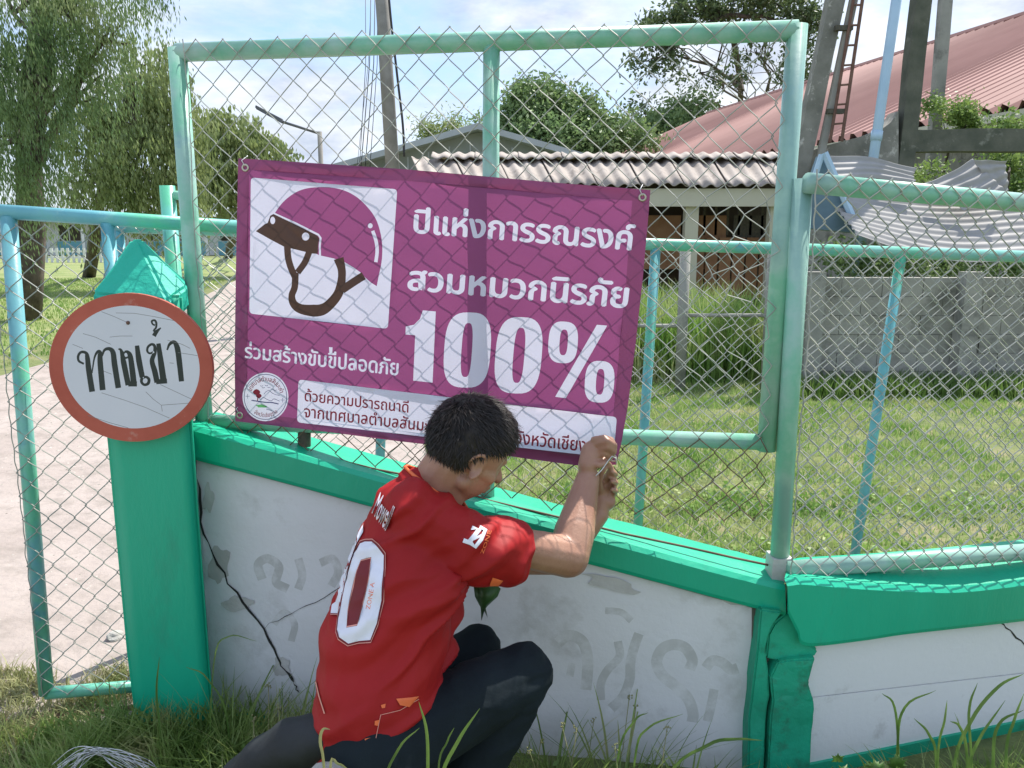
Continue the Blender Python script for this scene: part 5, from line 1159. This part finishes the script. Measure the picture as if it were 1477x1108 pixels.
# ---- weeds
def blade(mb, base, dirv, h, bend, wd, seg=7):
    base = Vector(base); d = Vector((dirv[0], dirv[1], 0)); s = d.normalized() if d.length > 1e-5 else Vector((1,0,0)); side = Vector((-s.y, s.x, 0)); 
    side = (side*.4 + Vector((1,0,0))*.6).normalized(); V = []
    for i in range(seg+1):
        t = i/seg; p = base + Vector((0,0,h*(t - bend*.55*t*t))) + s*(h*bend*t*t*1.15); ww = wd*(.55+.9*t)*(1-t**2.2)+.0003; V += [p-side*ww+Vector((0,0,.2*ww)), p+Vector((0,0,-.25*ww)), p+side*ww+Vector((0,0,.2*ww))]
    mb.add(V, [(3*i+k, 3*i+k+1, 3*i+4+k, 3*i+3+k) for i in range(seg) for k in (0,1)])
def tuft(name, label, px, Y, n, hmin, hmax, wd, seed, spread=.06, group=None, m='verge', z=0, dirb=None, extra=None):
    rn = random.Random(seed); x = ray(px, 1060); bx = P(px, 1060, Y).x; t = thing(name, label, 'weed', (bx, Y, z), group); mb = MB()
    for k in range(n):
        a = rn.uniform(0, 2*math.pi); rr = rn.uniform(0, spread); dv_ = (math.cos(a)+(dirb or 0), math.sin(a)*.7)
        blade(mb, (bx+math.cos(a)*rr, Y+math.sin(a)*rr, z), dv_, rn.uniform(hmin, hmax), rn.uniform(.25, 1.0), wd*rn.uniform(.6, 1.3))
    mb.build('blades', M[m], t, True)
    if extra:
        mb = MB()
        for k in range(extra):
            a = rn.uniform(0, 6.28); p0 = Vector((bx+rn.uniform(-spread,spread), Y+rn.uniform(-spread,spread), z)); top_ = p0 + Vector((math.cos(a)*.05, math.sin(a)*.04, rn.uniform(.55, .95)*hmax)); mb.tube([p0, (p0+top_)/2+Vector((.01,0,0)), top_], .0012, 4)
            for _ in range(7): mb.ell(top_+Vector((rn.uniform(-.008,.008), rn.uniform(-.008,.008), rn.uniform(-.012,.006))), ((.0025,0,0),(0,.0025,0),(0,0,.0025)), 5, 4)
        mb.build('flower_heads', M['straw'], t, True)
    return t
tufts = [
 ('long-bladed weed tuft at the foot of the pillar', 250, 2.12, 70, .14, .42, .004, .13), ('weed tuft between the pillar and the wall crack', 330, 2.08, 80, .16, .50, .004, .14),
 ('flowering weed tuft under the lower end of the wall crack', 405, 2.02, 70, .18, .52, .004, .13), ('low weed tuft left of the pillar foot', 180, 2.05, 60, .10, .28, .0035, .14),
 ('arching weed tuft in front of the black bundle', 300, 1.72, 50, .14, .40, .0045, .14), ('bright weed tuft at the bottom edge left of the black bundle', 235, 1.62, 40, .12, .30, .0045, .12),
 ('low weed tuft beside the string tangle', 130, 1.85, 36, .06, .16, .0035, .13),
 ('weed tuft right of his knee against the wall', 800, 2.02, 60, .16, .42, .0040, .12), ('leafy weed tuft below the faded lettering', 900, 2.00, 70, .14, .42, .0042, .14),
 ('low weed tuft under the joint of the right wall', 1330, 1.98, 50, .08, .22, .004, .16), ('weed tuft at the right edge below the green foot of the wall', 1440, 1.98, 60, .10, .30, .004, .16),
 ('arching weed tuft left of the cracked pilaster', 1000, 1.98, 30, .14, .36, .0048, .09), ('low weed tuft under the faded lettering near the pilaster', 1060, 1.95, 22, .08, .18, .0045, .07),
]
for k, (lab, px, Y, n_, h0, h1_, wd, sp) in enumerate(tufts):
    tuft('weed_tuft', lab, px, Y, n_, h0*.85, h1_*.85, wd*1.0, 60+k, sp, 'weed tufts along the wall', extra=(5 if k in (2,7,8) else None))
# single long blades that stand out in the photo
def long_blades(label, items, px, Y, m='blade_fg'):
    t = thing('long_grass', label, 'grass', tuple(P(px, 1300, Y)*1) , 'long grass blades by the wall')
    for pts, Yb, w_ in items:
        c = curve(pts, 5); q = [P(x, y, Yb) for x, y in c]; n = len(q); V = []
        for i, p in enumerate(q):
            t_ = i/(n-1); d = (q[min(i+1,n-1)]-q[max(i-1,0)]).normalized(); sd = d.cross(Vector((0,-1,.2))).normalized(); ww = w_*(.5+1.0*t_)*(1-t_**3)+.0003; V += [p-sd*ww+Vector((0,-.3*ww,0)), p+Vector((0,.2*ww,0)), p+sd*ww+Vector((0,-.3*ww,0))]
        MB().add(V, [(3*i+k, 3*i+k+1, 3*i+4+k, 3*i+3+k) for i in range(n-1) for k in (0,1)]).build('blade', M[m], t, True)
long_blades('long grass blades crossing in front of his dark trousers', [([(618,1330),(617,1150),(616,1060),(604,1012)], 1.45, .0035), ([(610,1330),(632,1140),(660,1070),(692,1022)], 1.45, .004), ([(560,1330),(552,1150),(575,1080),(605,1050)], 1.5, .0028), ([(640,1330),(632,1120),(645,1070),(655,1050)], 1.5, .002)], 610, 1.45)
long_blades('pale bent grass blade crossing in front of the jersey hem', [([(470,1330),(468,1120),(462,1070),(466,1052),(476,1052)], 1.45, .0032), ([(480,1330),(476,1115),(488,1102),(505,1112)], 1.42, .0028)], 470, 1.45, 'straw')
long_blades('long grass blades arching over the foot of the right wall', [([(1385,1330),(1375,1120),(1400,1040),(1440,990),(1477,972)], 1.85, .0055), ([(1400,1330),(1396,1130),(1410,1070),(1450,1010)], 1.85, .005), ([(1300,1330),(1296,1100),(1290,1020),(1272,1000)], 1.9, .0035), ([(1296,1330),(1294,1090),(1305,1020),(1350,996)], 1.9, .004), ([(1340,1330),(1350,1110),(1340,1060),(1318,1036)], 1.9, .004), ([(1350,1330),(1352,1100),(1362,1040),(1366,1010)], 1.9, .0035), ([(1435,1330),(1432,1110),(1440,1045),(1477,1024)], 1.85, .005), ([(1400,1330),(1395,1100),(1385,1050),(1370,1040)], 1.87, .004), ([(1450,1330),(1450,1100),(1462,1040),(1477,1000)], 1.83, .0045), ([(1420,1330),(1400,1080),(1398,1020),(1410,985)], 1.84, .004)], 1380, 1.85)
long_blades('broad grass blade arching onto the cracked pilaster', [([(930,1330),(960,1130),(1020,1075),(1060,1066),(1100,1068)], 1.9, .005), ([(900,1330),(915,1100),(935,1050),(985,1030)], 1.95, .0032), ([(880,1330),(890,1100),(915,1040),(935,1028)], 1.95, .003)], 960, 1.9)
long_blades('thin grass blades rising beside the foot of the pillar', [([(235,1330),(232,1080),(226,1000),(230,948)], 2.1, .0035), ([(320,1330),(330,1060),(300,980),(268,962)], 2.1, .0025), ([(300,1180),(308,960),(330,918),(370,925)], 2.1, .002)], 250, 2.1)
# lobed-leaf plant at bottom right
lb = thing('lobed_leaf_plant', 'low plant with jagged lobed leaves at the foot of the right wall', 'plant', tuple(P(1245,1250,1.95)))
M['lobed'] = mat('lobed_leaf', [(0.07,0.17,0.03),(0.15,0.28,0.06)], 18, 0.45, trans=.3)
rn = random.Random(9)
for k in range(24):
    cx, cy = 1245+rn.uniform(-62,62), 1122+rn.uniform(-26,60); s = rn.uniform(13,24); a0 = rn.uniform(-.6,.6)-math.pi/2; o = []
    for aa, rr in ((0,1),(.22,.62),(.38,.72),(.52,.50),(.85,.92),(1.0,.56),(1.2,.62),(1.45,.42),(1.9,.70),(2.2,.36),(2.8,.28),(3.14,.12)):
        o.append((aa, rr))
    o = o + [(-aa, rr) for aa, rr in o[::-1][1:-1]]
    o = [(cx+s*rr*math.cos(aa+a0), cy+s*.8*rr*math.sin(aa+a0)) for aa, rr in o]
    leaf(o, 1.93+rn.uniform(-.06,.08), lb, M['lobed'], bend=rn.uniform(-.01,.012))
# ground-cover weeds
grass_stuff('near_weeds', lambda x, y: (y < np.where(x > .85, 2.0+.25*(x-.85), 2.15 - .14*x)) & ((x > -1.42) | (y > 2.0)), 30000, (-1.75, 2.3, 1.25, 2.35), .03, .13, .0032, M['verge'], lean=.9, density_noise=4, label='tangled low weeds on the ground in front of the wall', cat='weeds')
grass_stuff('dry_grass', lambda x, y: x < -1.02, 9000, (-1.9, -1.0, 2.0, 2.75), .015, .06, .0028, M['straw'], lean=1.6, z=.004, density_noise=5, label='sunlit straw-coloured grass below the left gate', cat='grass')
grass_stuff('verge_grass', lambda x, y: y < 2.22 - .10*x, 7000, (-1.35, -.25, 1.9, 2.3), .08, .24, .0036, M['verge'], lean=1.0, density_noise=6, label='taller grass growing round the pillar foot and the cracked end of the wall', cat='grass')
# broad small weed leaves, a single mass
V, Fc = leaves([((x_, 1.95-.14*x_+dy_, .06), (.16,.10,.07), 1) for x_ in np.linspace(-1.1, 1.5, 22) for dy_ in (0, -.25)], 9000, .011, 12, 0, 77, 1.6)
V[:,2] = np.abs(V[:,2]); link('weed_leaves', fast_mesh('weed_leaves', V, Fc), M['blade_fg'], kind='stuff', label='small broad weed leaves massed along the foot of the wall', cat='weeds')
V, Fc = leaves([((x_, y_, .03), (.35,.3,.03), 1) for x_ in np.linspace(.2, 4.5, 14) for y_ in (3.1, 3.7, 4.6)], 9000, .016, 10, 0, 78, 1.5)
V[:,2] = np.abs(V[:,2])+.01; link('yard_weed_leaves', fast_mesh('yard_weed_leaves', V, Fc), M['blade'], kind='stuff', label='broad-leaved weeds scattered in the yard grass close behind the fence', cat='weeds')
# steel track across the driveway
a, c = PG(-40,1052), PG(262,1018); MB().tube([Vector((a.x,a.y,.012)), Vector((c.x,c.y,.012))], .010, 6).build('gate_track', M['rust'], None, True, label='thin rusty gate track on the ground at bottom left', cat='track')
